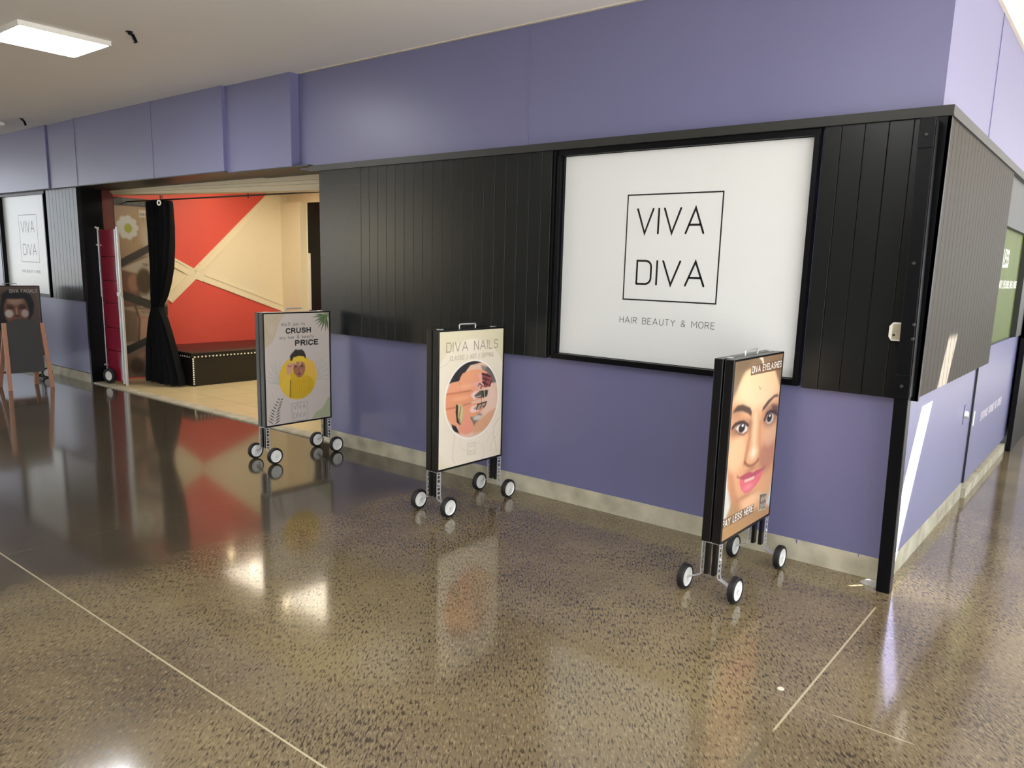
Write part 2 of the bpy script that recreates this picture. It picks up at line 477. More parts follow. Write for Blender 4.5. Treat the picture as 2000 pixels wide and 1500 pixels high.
# ------------------------------------------------------------------ printed pictures, painted in their own sheet coordinates
def paint(ops, asp, nx, ny):
    X, Y = np.meshgrid(np.linspace(0, asp, nx), np.linspace(0, 1, ny))
    img = np.zeros((ny, nx, 3)); state = {'clip': None}
    def lc(c): return np.array([lin(v) for v in c])
    def put(mask, col, al):
        if state['clip'] is not None: mask = mask * state['clip']
        a = (mask * al)[..., None]
        img[:] = img * (1 - a) + lc(col) * a
    def sm(d, soft):                      # d<0 inside
        t = np.clip(0.5 - d / max(soft, 1e-4), 0, 1); return t * t * (3 - 2 * t)
    def segd(ax_, ay, bx, by):
        dx, dy = bx - ax_, by - ay; l2 = dx * dx + dy * dy + 1e-12
        t = np.clip(((X - ax_) * dx + (Y - ay) * dy) / l2, 0, 1)
        return np.hypot(X - ax_ - t * dx, Y - ay - t * dy)
    def polyd(pts):
        d = np.full(X.shape, 9.0); ins = np.zeros(X.shape, bool)
        for (x0, y0), (x1, y1) in zip(pts, pts[1:] + pts[:1]):
            d = np.minimum(d, segd(x0, y0, x1, y1))
            c = ((y0 > Y) != (y1 > Y)) & (X < (x1 - x0) * (Y - y0) / ((y1 - y0) or 1e-9) + x0)
            ins ^= c
        return np.where(ins, -d, d)
    for op in ops:
        k = op[0]
        if k == 'bg': img[:] = lc(op[1])
        elif k == 'p': put(sm(polyd(list(op[1])), op[3]), op[2], op[4])
        elif k == 'e':
            (cx, cy), (rx, ry), col, soft, al = op[1:6]
            q = np.sqrt(((X - cx) / rx) ** 2 + ((Y - cy) / ry) ** 2)
            put(sm((q - 1) * min(rx, ry), soft), col, al)
        elif k == 'l':
            pts, wd, col, soft, al = op[1:6]; d = np.full(X.shape, 9.0)
            for a, b in zip(pts, pts[1:]): d = np.minimum(d, segd(a[0], a[1], b[0], b[1]))
            put(sm(d - wd / 2, soft), col, al)
        elif k == 'circle': put(sm(np.hypot(X - op[1][0], Y - op[1][1]) - op[2], .004), op[3], 1)
        elif k == 'clip': state['clip'] = sm(np.hypot(X - op[1][0], Y - op[1][1]) - op[2], .004)
        elif k == 'noclip': state['clip'] = None
        elif k == 't':
            _, s, (tx, ty), tw, th, wt, col = op
            d = np.full(X.shape, 9.0)
            for pl in text_strokes(s, tw, th):
                for a, b in zip(pl, pl[1:]): d = np.minimum(d, segd(tx + a[0], ty - a[1], tx + b[0], ty - b[1]))
            put(sm(d - th * wt / 2, .003), col, 1)
    return img
def picture_sheet(name, img, origin, ux, uy, parent, width, height):
    """grid mesh; origin = top-left corner, ux right, uy down"""
    ny, nx, _ = img.shape
    o = Vector(origin); ux = Vector(ux) * width; uy = Vector(uy) * height
    U, V = np.meshgrid(np.linspace(0, 1, nx), np.linspace(0, 1, ny))
    co = np.array(o)[None, None, :] + U[..., None] * np.array(ux) + V[..., None] * np.array(uy)
    me = bpy.data.meshes.new(name)
    nv = nx * ny; nf = (nx - 1) * (ny - 1)
    me.vertices.add(nv); me.vertices.foreach_set('co', co.reshape(-1).astype(np.float32))
    idx = np.arange(nv).reshape(ny, nx)
    f = np.stack([idx[:-1, :-1], idx[1:, :-1], idx[1:, 1:], idx[:-1, 1:]], -1).reshape(-1)
    me.loops.add(nf * 4); me.loops.foreach_set('vertex_index', f.astype(np.int32))
    me.polygons.add(nf); me.polygons.foreach_set('loop_start', np.arange(0, nf * 4, 4, dtype=np.int32))
    me.polygons.foreach_set('loop_total', np.full(nf, 4, dtype=np.int32))
    me.update(calc_edges=True)
    at = me.color_attributes.new('ink', 'FLOAT_COLOR', 'POINT')
    rgba = np.concatenate([img, np.ones((ny, nx, 1))], -1).reshape(-1).astype(np.float32)
    at.data.foreach_set('color', rgba)
    me.materials.append(M['print'])
    ob = bpy.data.objects.new(name, me); COL.objects.link(ob)
    if parent is not None: ob.parent = parent
    return ob
ART = {'lashes': [('bg', (214, 160, 118)), ('e', (0.376, 0.158), (0.3504, 0.144), (243, 205, 165), 0.1, 0.9), ('p', [(-0.013, -0.011), (0.239, 0.005), (0.112, 0.093), (0.038, 0.176), (-0.006, 0.219), (-0.049, 0.147)], (112, 98, 78), 0.05, 0.9), ('p', [(-0.001, -0.01), (0.689, -0.004), (0.694, 0.042), (0.511, 0.048), (0.247, 0.055), (0.022, 0.059)], (120, 100, 78), 0.03, 0.9),
            ('p', [(0.577, 0.079), (0.722, 0.074), (0.709, 0.219), (0.643, 0.151)], (110, 86, 68), 0.04, 0.85), ('e', (0.113, 0.518), (0.1115, 0.1061), (236, 186, 145), 0.07, 0.8), ('e', (0.575, 0.608), (0.1318, 0.1006), (165, 105, 90), 0.08, 0.7), ('e', (0.592, 0.477), (0.0868, 0.0743), (215, 170, 140), 0.05, 0.7), ('e', (0.053, 0.281), (0.1249, 0.0434), (150, 110, 80), 0.06, 0.6),
            ('p', [(-0.077, 0.558), (0.013, 0.603), (0.021, 0.692), (0.088, 0.772), (0.095, 0.848), (-0.007, 0.908), (-0.083, 0.772)], (205, 205, 195), 0.02, 1), ('p', [(0.69, 0.774), (0.724, 0.78), (0.724, 1.006), (0.632, 0.919), (0.665, 0.868)], (196, 200, 200), 0.015, 1),
            ('p', [(0.012, 0.595), (0.085, 0.63), (0.146, 0.746), (0.245, 0.859), (0.328, 0.909), (0.098, 0.849), (0.036, 0.709)], (178, 125, 90), 0.05, 0.7), ('p', [(0.1, 0.797), (0.328, 0.909), (0.528, 0.921), (0.702, 0.951), (0.713, 1.008), (-0.011, 1.005), (-0.014, 0.921)], (172, 134, 90), 0.04, 0.9), ('e', (0.376, 0.848), (0.1267, 0.0375), (238, 192, 150), 0.05, 0.8),
            ('l', [(0.341, 0.345), (0.351, 0.436), (0.358, 0.557)], 0.05, (244, 212, 176), 0.06, 0.65), ('l', [(0.27, 0.365), (0.279, 0.455), (0.252, 0.54), (0.237, 0.59)], 0.035, (160, 106, 74), 0.045, 0.7), ('l', [(0.425, 0.385), (0.438, 0.494), (0.472, 0.599)], 0.03, (180, 125, 92), 0.04, 0.55), ('e', (0.358, 0.557), (0.0477, 0.0293), (250, 228, 198), 0.06, 0.6),
            ('l', [(0.237, 0.59), (0.282, 0.617), (0.341, 0.631), (0.398, 0.626), (0.444, 0.61)], 0.018, (128, 74, 58), 0.02, 0.85), ('e', (0.344, 0.651), (0.0812, 0.0143), (165, 108, 84), 0.03, 0.7), ('p', [(0.016, 0.278), (0.034, 0.262), (0.073, 0.243), (0.148, 0.245), (0.256, 0.276), (0.284, 0.305), (0.277, 0.331), (0.233, 0.309), (0.14, 0.282), (0.07, 0.278)], (72, 56, 42), 0.02, 0.95),
            ('p', [(0.434, 0.324), (0.445, 0.298), (0.512, 0.266), (0.609, 0.243), (0.661, 0.243), (0.686, 0.261), (0.612, 0.26), (0.536, 0.287), (0.477, 0.313)], (66, 50, 40), 0.018, 0.95), ('e', (0.133, 0.377), (0.1392, 0.0455), (118, 82, 62), 0.06, 0.75), ('e', (0.581, 0.363), (0.1249, 0.0681), (118, 82, 68), 0.06, 0.75),
            ('p', [(0.579, 0.298), (0.69, 0.314), (0.687, 0.372), (0.607, 0.339)], (66, 50, 48), 0.03, 0.8), ('p', [(0.075, 0.372), (0.112, 0.356), (0.172, 0.354), (0.238, 0.383), (0.234, 0.406), (0.181, 0.413), (0.115, 0.396)], (214, 202, 192), 0.016, 1),
            ('p', [(0.514, 0.385), (0.529, 0.357), (0.578, 0.35), (0.628, 0.371), (0.625, 0.399), (0.576, 0.414), (0.53, 0.405)], (204, 192, 184), 0.016, 1), ('e', (0.158, 0.38), (0.0464, 0.0263), (40, 34, 32), 0.012, 1), ('e', (0.563, 0.376), (0.0403, 0.0265), (40, 34, 32), 0.012, 1), ('e', (0.167, 0.367), (0.013, 0.0071), (255, 255, 255), 0.008, 1),
            ('e', (0.566, 0.364), (0.011, 0.0063), (230, 230, 230), 0.008, 1), ('l', [(0.027, 0.362), (0.063, 0.347), (0.114, 0.344), (0.176, 0.348), (0.244, 0.377)], 0.02, (48, 36, 32), 0.014, 0.95), ('l', [(0.483, 0.378), (0.517, 0.345), (0.576, 0.337), (0.641, 0.352), (0.687, 0.372)], 0.02, (48, 36, 32), 0.014, 0.95),
            ('l', [(0.076, 0.382), (0.123, 0.408), (0.182, 0.423), (0.243, 0.413)], 0.01, (120, 78, 62), 0.012, 0.8), ('p', [(0.179, 0.666), (0.252, 0.661), (0.311, 0.659), (0.377, 0.676), (0.425, 0.671), (0.551, 0.678), (0.491, 0.706), (0.392, 0.707), (0.296, 0.702), (0.211, 0.692)], (172, 82, 92), 0.012, 1),
            ('p', [(0.18, 0.67), (0.21, 0.691), (0.295, 0.701), (0.392, 0.706), (0.538, 0.689), (0.497, 0.741), (0.426, 0.771), (0.347, 0.788), (0.271, 0.782), (0.217, 0.747), (0.191, 0.71)], (214, 108, 116), 0.014, 1), ('l', [(0.268, 0.706), (0.335, 0.709), (0.393, 0.71)], 0.016, (226, 190, 180), 0.012, 0.9), ('e', (0.322, 0.751), (0.0612, 0.0143), (236, 150, 150), 0.03, 0.7),
            ('l', [(0.18, 0.67), (0.146, 0.656)], 0.012, (130, 70, 60), 0.02, 0.7), ('l', [(0.528, 0.687), (0.558, 0.673)], 0.012, (130, 70, 60), 0.02, 0.7), ('e', (0.283, 0.801), (0.101, 0.0112), (160, 105, 80), 0.03, 0.6), ('l', [(0.339, -0.003), (0.379, 0.014), (0.393, 0.04)], 0.02, (235, 225, 205), 0.012, 0.85),  # pale streak at the top edge paints in a reflection on the wrinkled sheet
            ('l', [(0.358, 0.167), (0.381, 0.186), (0.394, 0.174)], 0.006, (120, 100, 75), 0.008, 0.8), ('p', [(0.223, 0.039), (0.718, 0.034), (0.731, 0.096), (0.221, 0.093)], (112, 82, 62), 0.004, 0.95), ('t', 'DIVA EYELASHES', (0.241, 0.079), 0.443, 0.034, 0.16, (245, 240, 230)), ('p', [(-0.037, 0.871), (0.432, 0.877), (0.43, 0.933), (-0.038, 0.926)], (122, 98, 72), 0.004, 0.95),
            ('t', 'PAY LESS HERE', (-0.004, 0.92), 0.423, 0.037, 0.16, (245, 240, 230)), ('p', [(0.514, 0.838), (0.626, 0.852), (0.624, 0.953), (0.516, 0.941)], (112, 100, 82), 0.004, 1), ('l', [(0.514, 0.838), (0.626, 0.852), (0.624, 0.953), (0.516, 0.941), (0.514, 0.838)], 0.006, (200, 190, 170), 0.004, 1), ('t', 'VIVA', (0.537, 0.893), 0.081, 0.026, 0.14, (220, 212, 195)),
            ('t', 'DIVA', (0.537, 0.936), 0.08, 0.025, 0.14, (220, 212, 195))],
 'nails': [('bg', (226, 218, 188)), ('e', (0.334, 0.55), (0.4383, 0.487), (238, 229, 208), 0.02, 1), ('e', (0.348, 0.128), (0.1002, 0.063), (244, 236, 220), 0.03, 0.6), ('e', (0.355, 0.879), (0.3663, 0.2), (243, 233, 215), 0.1, 0.8), ('l', [(0.003, 0.254), (0.071, 0.234), (0.121, 0.194)], 0.004, (205, 198, 172), 0.01, 0.7),
           ('l', [(0.159, 0.721), (0.167, 0.778), (0.15, 0.851), (0.146, 0.94), (0.174, 0.978)], 0.006, (222, 196, 190), 0.006, 0.9), ('l', [(0.22, 0.785), (0.225, 0.861), (0.292, 0.908)], 0.004, (222, 205, 195), 0.006, 0.7), ('l', [(0.419, 0.857), (0.484, 0.889), (0.49, 0.959), (0.463, 1.002)], 0.004, (215, 210, 190), 0.006, 0.7),
           ('l', [(0.681, 0.691), (0.631, 0.729), (0.601, 0.764), (0.604, 0.835), (0.629, 0.901), (0.641, 0.965)], 0.005, (200, 190, 172), 0.005, 0.9), ('l', [(0.602, 0.795), (0.56, 0.829), (0.516, 0.87)], 0.004, (205, 196, 178), 0.005, 0.8), ('l', [(0.604, 0.835), (0.577, 0.893), (0.566, 0.947)], 0.004, (205, 196, 178), 0.005, 0.8),
           ('l', [(0.616, 0.859), (0.66, 0.81), (0.676, 0.773)], 0.004, (205, 196, 178), 0.005, 0.7), ('circle', (0.352, 0.518), 0.3, (250, 246, 236)), ('clip', (0.352, 0.518), 0.288), ('p', [(-0.006, 0.143), (0.72, 0.188), (0.729, 0.93), (-0.011, 0.828)], (232, 196, 172), 0.002, 1),
           ('p', [(0.041, 0.39), (0.13, 0.372), (0.2, 0.367), (0.323, 0.259), (0.459, 0.246), (0.567, 0.315), (0.6, 0.378), (0.611, 0.41), (0.546, 0.419), (0.459, 0.321), (0.61, 0.219), (0.042, 0.182)], (52, 50, 50), 0.01, 1), ('p', [(0.438, 0.267), (0.502, 0.28), (0.589, 0.347), (0.65, 0.413), (0.611, 0.417), (0.546, 0.374), (0.459, 0.314)], (120, 118, 112), 0.02, 0.8),
           ('p', [(0.323, 0.609), (0.418, 0.62), (0.461, 0.647), (0.418, 0.696), (0.365, 0.735), (0.334, 0.686)], (122, 108, 98), 0.03, 0.9), ('e', (0.547, 0.557), (0.0774, 0.139), (238, 205, 186), 0.06, 0.8), ('p', [(0.397, 0.701), (0.548, 0.634), (0.652, 0.606), (0.637, 0.721), (0.505, 0.783), (0.366, 0.781), (0.365, 0.735)], (222, 166, 128), 0.03, 0.9),
           ('e', (0.408, 0.664), (0.0423, 0.019), (235, 228, 222), 0.02, 0.7), ('p', [(0.12, 0.371), (0.205, 0.369), (0.22, 0.336), (0.241, 0.313), (0.328, 0.294), (0.417, 0.294), (0.491, 0.315), (0.545, 0.351), (0.557, 0.405), (0.546, 0.442), (0.46, 0.444), (0.365, 0.451), (0.21, 0.452), (0.07, 0.453)], (240, 168, 130), 0.008, 1),
           ('p', [(0.07, 0.448), (0.22, 0.45), (0.333, 0.446), (0.375, 0.449), (0.503, 0.469), (0.514, 0.508), (0.46, 0.525), (0.334, 0.535), (0.21, 0.56), (0.07, 0.558)], (236, 160, 120), 0.008, 1),
           ('p', [(0.07, 0.558), (0.241, 0.554), (0.334, 0.55), (0.46, 0.548), (0.504, 0.568), (0.493, 0.597), (0.439, 0.626), (0.376, 0.653), (0.313, 0.646), (0.261, 0.606), (0.189, 0.699), (0.139, 0.685), (0.084, 0.627)], (238, 164, 126), 0.008, 1), ('p', [(0.129, 0.677), (0.179, 0.698), (0.22, 0.762), (0.149, 0.731)], (48, 46, 48), 0.01, 1),
           ('l', [(0.075, 0.45), (0.22, 0.451), (0.333, 0.449)], 0.012, (196, 118, 84), 0.014, 0.8), ('l', [(0.075, 0.559), (0.22, 0.555), (0.334, 0.544)], 0.012, (196, 118, 84), 0.014, 0.8), ('l', [(0.205, 0.369), (0.22, 0.413), (0.212, 0.449)], 0.008, (214, 140, 104), 0.016, 0.6), ('e', (0.292, 0.412), (0.0733, 0.015), (248, 186, 150), 0.03, 0.7),
           ('e', (0.241, 0.496), (0.0934, 0.017), (246, 182, 144), 0.03, 0.7), ('p', [(0.208, 0.753), (0.198, 0.685), (0.235, 0.615), (0.271, 0.589), (0.302, 0.63), (0.357, 0.689), (0.374, 0.736), (0.357, 0.768), (0.292, 0.779)], (238, 160, 134), 0.01, 1),
           ('p', [(0.408, 0.334), (0.449, 0.324), (0.476, 0.368), (0.471, 0.443), (0.444, 0.456), (0.365, 0.426), (0.37, 0.389), (0.428, 0.387)], (240, 176, 164), 0.012, 1), ('p', [(0.449, 0.324), (0.513, 0.335), (0.563, 0.354), (0.559, 0.398), (0.546, 0.438), (0.492, 0.443), (0.462, 0.404)], (150, 82, 80), 0.008, 1), ('l', [(0.454, 0.332), (0.545, 0.362)], 0.01, (45, 35, 38), 0.006, 1),
           ('l', [(0.459, 0.367), (0.557, 0.397)], 0.008, (50, 38, 40), 0.006, 1), ('l', [(0.476, 0.436), (0.513, 0.341)], 0.008, (60, 42, 42), 0.006, 1), ('l', [(0.46, 0.397), (0.546, 0.435), (0.557, 0.405)], 0.012, (50, 40, 42), 0.006, 0.9), ('l', [(0.412, 0.423), (0.428, 0.405), (0.46, 0.427), (0.439, 0.44)], 0.01, (60, 45, 45), 0.006, 0.9),
           ('l', [(0.524, 0.433), (0.551, 0.374)], 0.01, (200, 90, 95), 0.008, 0.8), ('p', [(0.331, 0.479), (0.375, 0.457), (0.449, 0.462), (0.46, 0.518), (0.365, 0.522)], (244, 206, 198), 0.01, 1), ('p', [(0.373, 0.49), (0.428, 0.462), (0.53, 0.464), (0.519, 0.508), (0.444, 0.518), (0.386, 0.512)], (96, 92, 80), 0.008, 1), ('l', [(0.46, 0.465), (0.476, 0.516)], 0.01, (30, 32, 30), 0.006, 1),
           ('l', [(0.503, 0.465), (0.503, 0.511)], 0.012, (28, 32, 30), 0.006, 1), ('l', [(0.481, 0.463), (0.492, 0.513)], 0.008, (150, 160, 130), 0.006, 1), ('l', [(0.375, 0.506), (0.444, 0.501)], 0.008, (190, 180, 170), 0.006, 1), ('p', [(0.321, 0.594), (0.344, 0.568), (0.418, 0.565), (0.429, 0.613), (0.344, 0.621)], (246, 208, 200), 0.01, 1),
           ('p', [(0.365, 0.591), (0.413, 0.562), (0.509, 0.552), (0.495, 0.587), (0.423, 0.611)], (176, 152, 132), 0.008, 1), ('l', [(0.407, 0.564), (0.512, 0.553), (0.495, 0.586), (0.471, 0.591)], 0.009, (36, 34, 34), 0.006, 1), ('l', [(0.397, 0.602), (0.418, 0.567)], 0.009, (60, 50, 48), 0.006, 1), ('l', [(0.439, 0.599), (0.46, 0.56)], 0.008, (90, 80, 60), 0.006, 1),
           ('l', [(0.447, 0.441), (0.452, 0.547)], 0.005, (70, 50, 48), 0.006, 0.8), ('p', [(0.176, 0.534), (0.241, 0.542), (0.267, 0.603), (0.257, 0.647), (0.23, 0.704), (0.191, 0.669), (0.175, 0.593)], (206, 184, 134), 0.008, 1), ('p', [(0.176, 0.533), (0.198, 0.545), (0.196, 0.633), (0.224, 0.7), (0.185, 0.669), (0.172, 0.593)], (56, 52, 52), 0.006, 1),
           ('l', [(0.225, 0.561), (0.208, 0.641), (0.228, 0.689)], 0.009, (150, 110, 90), 0.006, 0.9), ('l', [(0.241, 0.571), (0.23, 0.659)], 0.007, (236, 220, 170), 0.006, 0.9), ('noclip',), ('t', 'DIVA NAILS', (0.07, 0.146), 0.557, 0.065, 0.095, (142, 126, 104)), ('t', 'CLASSIC / ART / DIPPING', (0.109, 0.209), 0.47, 0.031, 0.13, (182, 172, 146)),
           ('l', [(0.305, 0.85), (0.396, 0.855), (0.396, 0.94), (0.305, 0.937), (0.305, 0.85)], 0.004, (200, 190, 165), 0.004, 1), ('t', 'VIVA', (0.317, 0.885), 0.068, 0.02, 0.12, (200, 190, 165)), ('t', 'DIVA', (0.315, 0.926), 0.07, 0.02, 0.12, (200, 190, 165))],
 'price': [('bg', (206, 196, 188)), ('p', [(-0.012, -0.018), (0.23, -0.015), (0.19, 0.036), (0.163, 0.065), (0.138, 0.116), (0.118, 0.167), (0.095, 0.225), (0.064, 0.261), (0.011, 0.303), (-0.011, 0.236)], (196, 182, 156), 0.012, 1), ('l', [(0.025, 0.142), (0.069, 0.078), (0.138, 0.028)], 0.005, (178, 166, 144), 0.012, 0.8),
           ('l', [(0.025, 0.142), (0.041, 0.194), (0.061, 0.217)], 0.005, (178, 166, 144), 0.012, 0.8), ('e', (0.076, 0.129), (0.034, 0.051), (204, 186, 166), 0.03, 0.8), ('p', [(0.702, 0.798), (0.664, 0.818), (0.637, 0.855), (0.596, 0.907), (0.53, 0.934), (0.478, 0.99), (0.7, 0.997)], (172, 178, 142), 0.008, 1),
           ('p', [(0.661, 0.026), (0.585, 0.024), (0.495, 0.041), (0.587, 0.042)], (88, 112, 74), 0.006, 0.95), ('p', [(0.661, 0.026), (0.591, 0.044), (0.517, 0.084), (0.601, 0.061)], (88, 112, 74), 0.006, 0.95), ('p', [(0.661, 0.026), (0.598, 0.06), (0.537, 0.115), (0.612, 0.074)], (88, 112, 74), 0.006, 0.95),
           ('p', [(0.661, 0.026), (0.607, 0.075), (0.562, 0.147), (0.626, 0.086)], (88, 112, 74), 0.006, 0.95), ('p', [(0.661, 0.026), (0.62, 0.093), (0.594, 0.182), (0.642, 0.1)], (88, 112, 74), 0.006, 0.95), ('p', [(0.661, 0.026), (0.644, 0.097), (0.647, 0.185), (0.666, 0.099)], (88, 112, 74), 0.006, 0.95),
           ('p', [(0.661, 0.026), (0.659, 0.095), (0.681, 0.179), (0.681, 0.094)], (88, 112, 74), 0.006, 0.95), ('p', [(0.661, 0.026), (0.602, 0.011), (0.528, 0.013), (0.6, 0.029)], (88, 112, 74), 0.006, 0.95), ('p', [(0.661, 0.026), (0.608, 0.04), (0.554, 0.074), (0.618, 0.056)], (88, 112, 74), 0.006, 0.95), ('e', (0.666, 0.026), (0.038, 0.023), (84, 120, 64), 0.04, 0.8),
           ('l', [(0.158, 0.638), (0.078, 0.606), (0.013, 0.591)], 0.007, (170, 180, 168), 0.006, 0.75), ('l', [(0.158, 0.638), (0.083, 0.588), (0.022, 0.554)], 0.007, (170, 180, 168), 0.006, 0.75), ('l', [(0.158, 0.638), (0.089, 0.566), (0.034, 0.51)], 0.007, (170, 180, 168), 0.006, 0.75), ('l', [(0.158, 0.638), (0.101, 0.541), (0.059, 0.46)], 0.007, (170, 180, 168), 0.006, 0.75),
           ('l', [(0.158, 0.638), (0.124, 0.52), (0.104, 0.418)], 0.007, (170, 180, 168), 0.006, 0.75), ('l', [(0.158, 0.638), (0.147, 0.525), (0.15, 0.428)], 0.007, (170, 180, 168), 0.006, 0.75), ('l', [(0.158, 0.638), (0.086, 0.618), (0.029, 0.614)], 0.007, (170, 180, 168), 0.006, 0.75), ('l', [(0.158, 0.638), (0.112, 0.53), (0.081, 0.439)], 0.007, (170, 180, 168), 0.006, 0.75),
           ('l', [(0.517, 0.634), (0.532, 0.519), (0.548, 0.427)], 0.007, (170, 180, 168), 0.006, 0.75), ('l', [(0.517, 0.634), (0.557, 0.519), (0.596, 0.425)], 0.007, (170, 180, 168), 0.006, 0.75), ('l', [(0.517, 0.634), (0.582, 0.544), (0.648, 0.475)], 0.007, (170, 180, 168), 0.006, 0.75), ('l', [(0.517, 0.634), (0.593, 0.57), (0.67, 0.527)], 0.007, (170, 180, 168), 0.006, 0.75),
           ('l', [(0.517, 0.634), (0.595, 0.601), (0.675, 0.59)], 0.007, (170, 180, 168), 0.006, 0.75), ('l', [(0.517, 0.634), (0.594, 0.624), (0.671, 0.637)], 0.007, (170, 180, 168), 0.006, 0.75), ('l', [(0.517, 0.634), (0.569, 0.529), (0.622, 0.446)], 0.007, (170, 180, 168), 0.006, 0.75), ('l', [(0.078, 0.7), (0.065, 0.721), (0.077, 0.749)], 0.003, (190, 182, 172), 0.005, 0.8),
           ('l', [(0.53, 0.682), (0.553, 0.707), (0.628, 0.709)], 0.003, (190, 182, 172), 0.005, 0.8), ('circle', (0.337, 0.59), 0.202, (226, 188, 66)), ('p', [(0.42, 0.435), (0.511, 0.448), (0.541, 0.535), (0.55, 0.597), (0.462, 0.591), (0.418, 0.512)], (232, 186, 84), 0.02, 0.9),
           ('p', [(0.259, 0.43), (0.254, 0.388), (0.269, 0.367), (0.296, 0.344), (0.314, 0.327), (0.35, 0.334), (0.381, 0.33), (0.408, 0.351), (0.426, 0.391), (0.421, 0.435)], (64, 56, 50), 0.01, 1), ('e', (0.351, 0.504), (0.0641, 0.085), (166, 112, 86), 0.008, 1), ('e', (0.338, 0.469), (0.0361, 0.015), (196, 144, 110), 0.03, 0.8),
           ('e', (0.368, 0.531), (0.0221, 0.016), (186, 128, 100), 0.03, 0.8), ('p', [(0.273, 0.438), (0.291, 0.402), (0.348, 0.389), (0.402, 0.397), (0.427, 0.429), (0.421, 0.46), (0.365, 0.441), (0.285, 0.449)], (232, 198, 66), 0.008, 1), ('l', [(0.305, 0.44), (0.318, 0.467)], 0.012, (228, 184, 150), 0.008, 1), ('l', [(0.365, 0.443), (0.359, 0.47)], 0.012, (228, 184, 150), 0.008, 1),
           ('p', [(0.221, 0.462), (0.25, 0.447), (0.283, 0.45), (0.295, 0.477), (0.269, 0.521), (0.258, 0.556), (0.219, 0.554), (0.219, 0.499)], (214, 160, 136), 0.01, 1), ('l', [(0.232, 0.47), (0.249, 0.482), (0.276, 0.473)], 0.01, (150, 96, 78), 0.008, 0.8), ('clip', (0.337, 0.59), 0.202),
           ('p', [(0.214, 0.548), (0.258, 0.555), (0.263, 0.623), (0.247, 0.767), (0.182, 0.723), (0.148, 0.66), (0.185, 0.603)], (228, 192, 72), 0.008, 1), ('p', [(0.259, 0.556), (0.274, 0.522), (0.302, 0.554), (0.335, 0.589), (0.371, 0.593), (0.397, 0.573), (0.462, 0.585), (0.516, 0.642), (0.506, 0.719), (0.422, 0.79), (0.242, 0.774), (0.261, 0.661)], (214, 176, 44), 0.008, 1),
           ('l', [(0.275, 0.594), (0.264, 0.768)], 0.004, (190, 150, 34), 0.004, 0.8), ('l', [(0.294, 0.601), (0.283, 0.77)], 0.004, (190, 150, 34), 0.004, 0.8), ('l', [(0.313, 0.609), (0.303, 0.772)], 0.004, (190, 150, 34), 0.004, 0.8), ('l', [(0.333, 0.598), (0.322, 0.773)], 0.004, (190, 150, 34), 0.004, 0.8), ('l', [(0.353, 0.605), (0.342, 0.775)], 0.004, (190, 150, 34), 0.004, 0.8),
           ('l', [(0.373, 0.613), (0.362, 0.777)], 0.004, (190, 150, 34), 0.004, 0.8), ('l', [(0.393, 0.602), (0.382, 0.778)], 0.004, (190, 150, 34), 0.004, 0.8), ('l', [(0.412, 0.61), (0.402, 0.78)], 0.004, (190, 150, 34), 0.004, 0.8), ('l', [(0.432, 0.617), (0.422, 0.782)], 0.004, (190, 150, 34), 0.004, 0.8), ('l', [(0.453, 0.606), (0.442, 0.784)], 0.004, (190, 150, 34), 0.004, 0.8),
           ('l', [(0.473, 0.614), (0.462, 0.785)], 0.004, (190, 150, 34), 0.004, 0.8), ('l', [(0.257, 0.608), (0.248, 0.759)], 0.012, (120, 100, 40), 0.008, 0.9), ('noclip',), ('l', [(0.307, 0.488), (0.325, 0.485)], 0.01, (70, 44, 38), 0.006, 1), ('l', [(0.368, 0.487), (0.389, 0.491)], 0.01, (70, 44, 38), 0.006, 1), ('l', [(0.304, 0.474), (0.327, 0.471)], 0.006, (80, 52, 42), 0.006, 0.9),
           ('l', [(0.366, 0.473), (0.392, 0.479)], 0.006, (80, 52, 42), 0.006, 0.9), ('l', [(0.351, 0.496), (0.344, 0.528), (0.358, 0.534)], 0.007, (130, 82, 64), 0.008, 0.9), ('e', (0.35, 0.555), (0.015, 0.01), (122, 58, 56), 0.006, 1), ('t', "We'll aim to", (0.172, 0.111), 0.25, 0.031, 0.12, (92, 86, 80)), ('t', 'CRUSH', (0.223, 0.175), 0.258, 0.039, 0.31, (22, 20, 20)),
           ('t', 'any hair & beauty', (0.152, 0.228), 0.363, 0.03, 0.12, (92, 86, 80)), ('t', 'PRICE', (0.318, 0.291), 0.242, 0.041, 0.31, (22, 20, 20)), ('l', [(0.26, 0.826), (0.434, 0.822), (0.432, 0.995), (0.264, 0.99), (0.26, 0.826)], 0.005, (150, 150, 148), 0.003, 1), ('t', 'VIVA', (0.28, 0.883), 0.133, 0.045, 0.09, (140, 140, 138)),
           ('t', 'DIVA', (0.28, 0.964), 0.133, 0.045, 0.09, (140, 140, 138)), ('p', [(0.075, 0.994), (0.037, 0.972), (0.008, 0.942), (0.045, 0.964)], (66, 78, 66), 0.004, 0.95), ('p', [(0.075, 0.994), (0.106, 0.97), (0.145, 0.956), (0.114, 0.981)], (66, 78, 66), 0.004, 0.95), ('p', [(0.08, 0.967), (0.044, 0.947), (0.017, 0.919), (0.053, 0.939)], (66, 78, 66), 0.004, 0.95),
           ('p', [(0.08, 0.967), (0.109, 0.944), (0.146, 0.932), (0.117, 0.955)], (66, 78, 66), 0.004, 0.95), ('p', [(0.085, 0.94), (0.052, 0.922), (0.027, 0.895), (0.06, 0.913)], (66, 78, 66), 0.004, 0.95), ('p', [(0.085, 0.94), (0.111, 0.918), (0.146, 0.907), (0.119, 0.929)], (66, 78, 66), 0.004, 0.95),
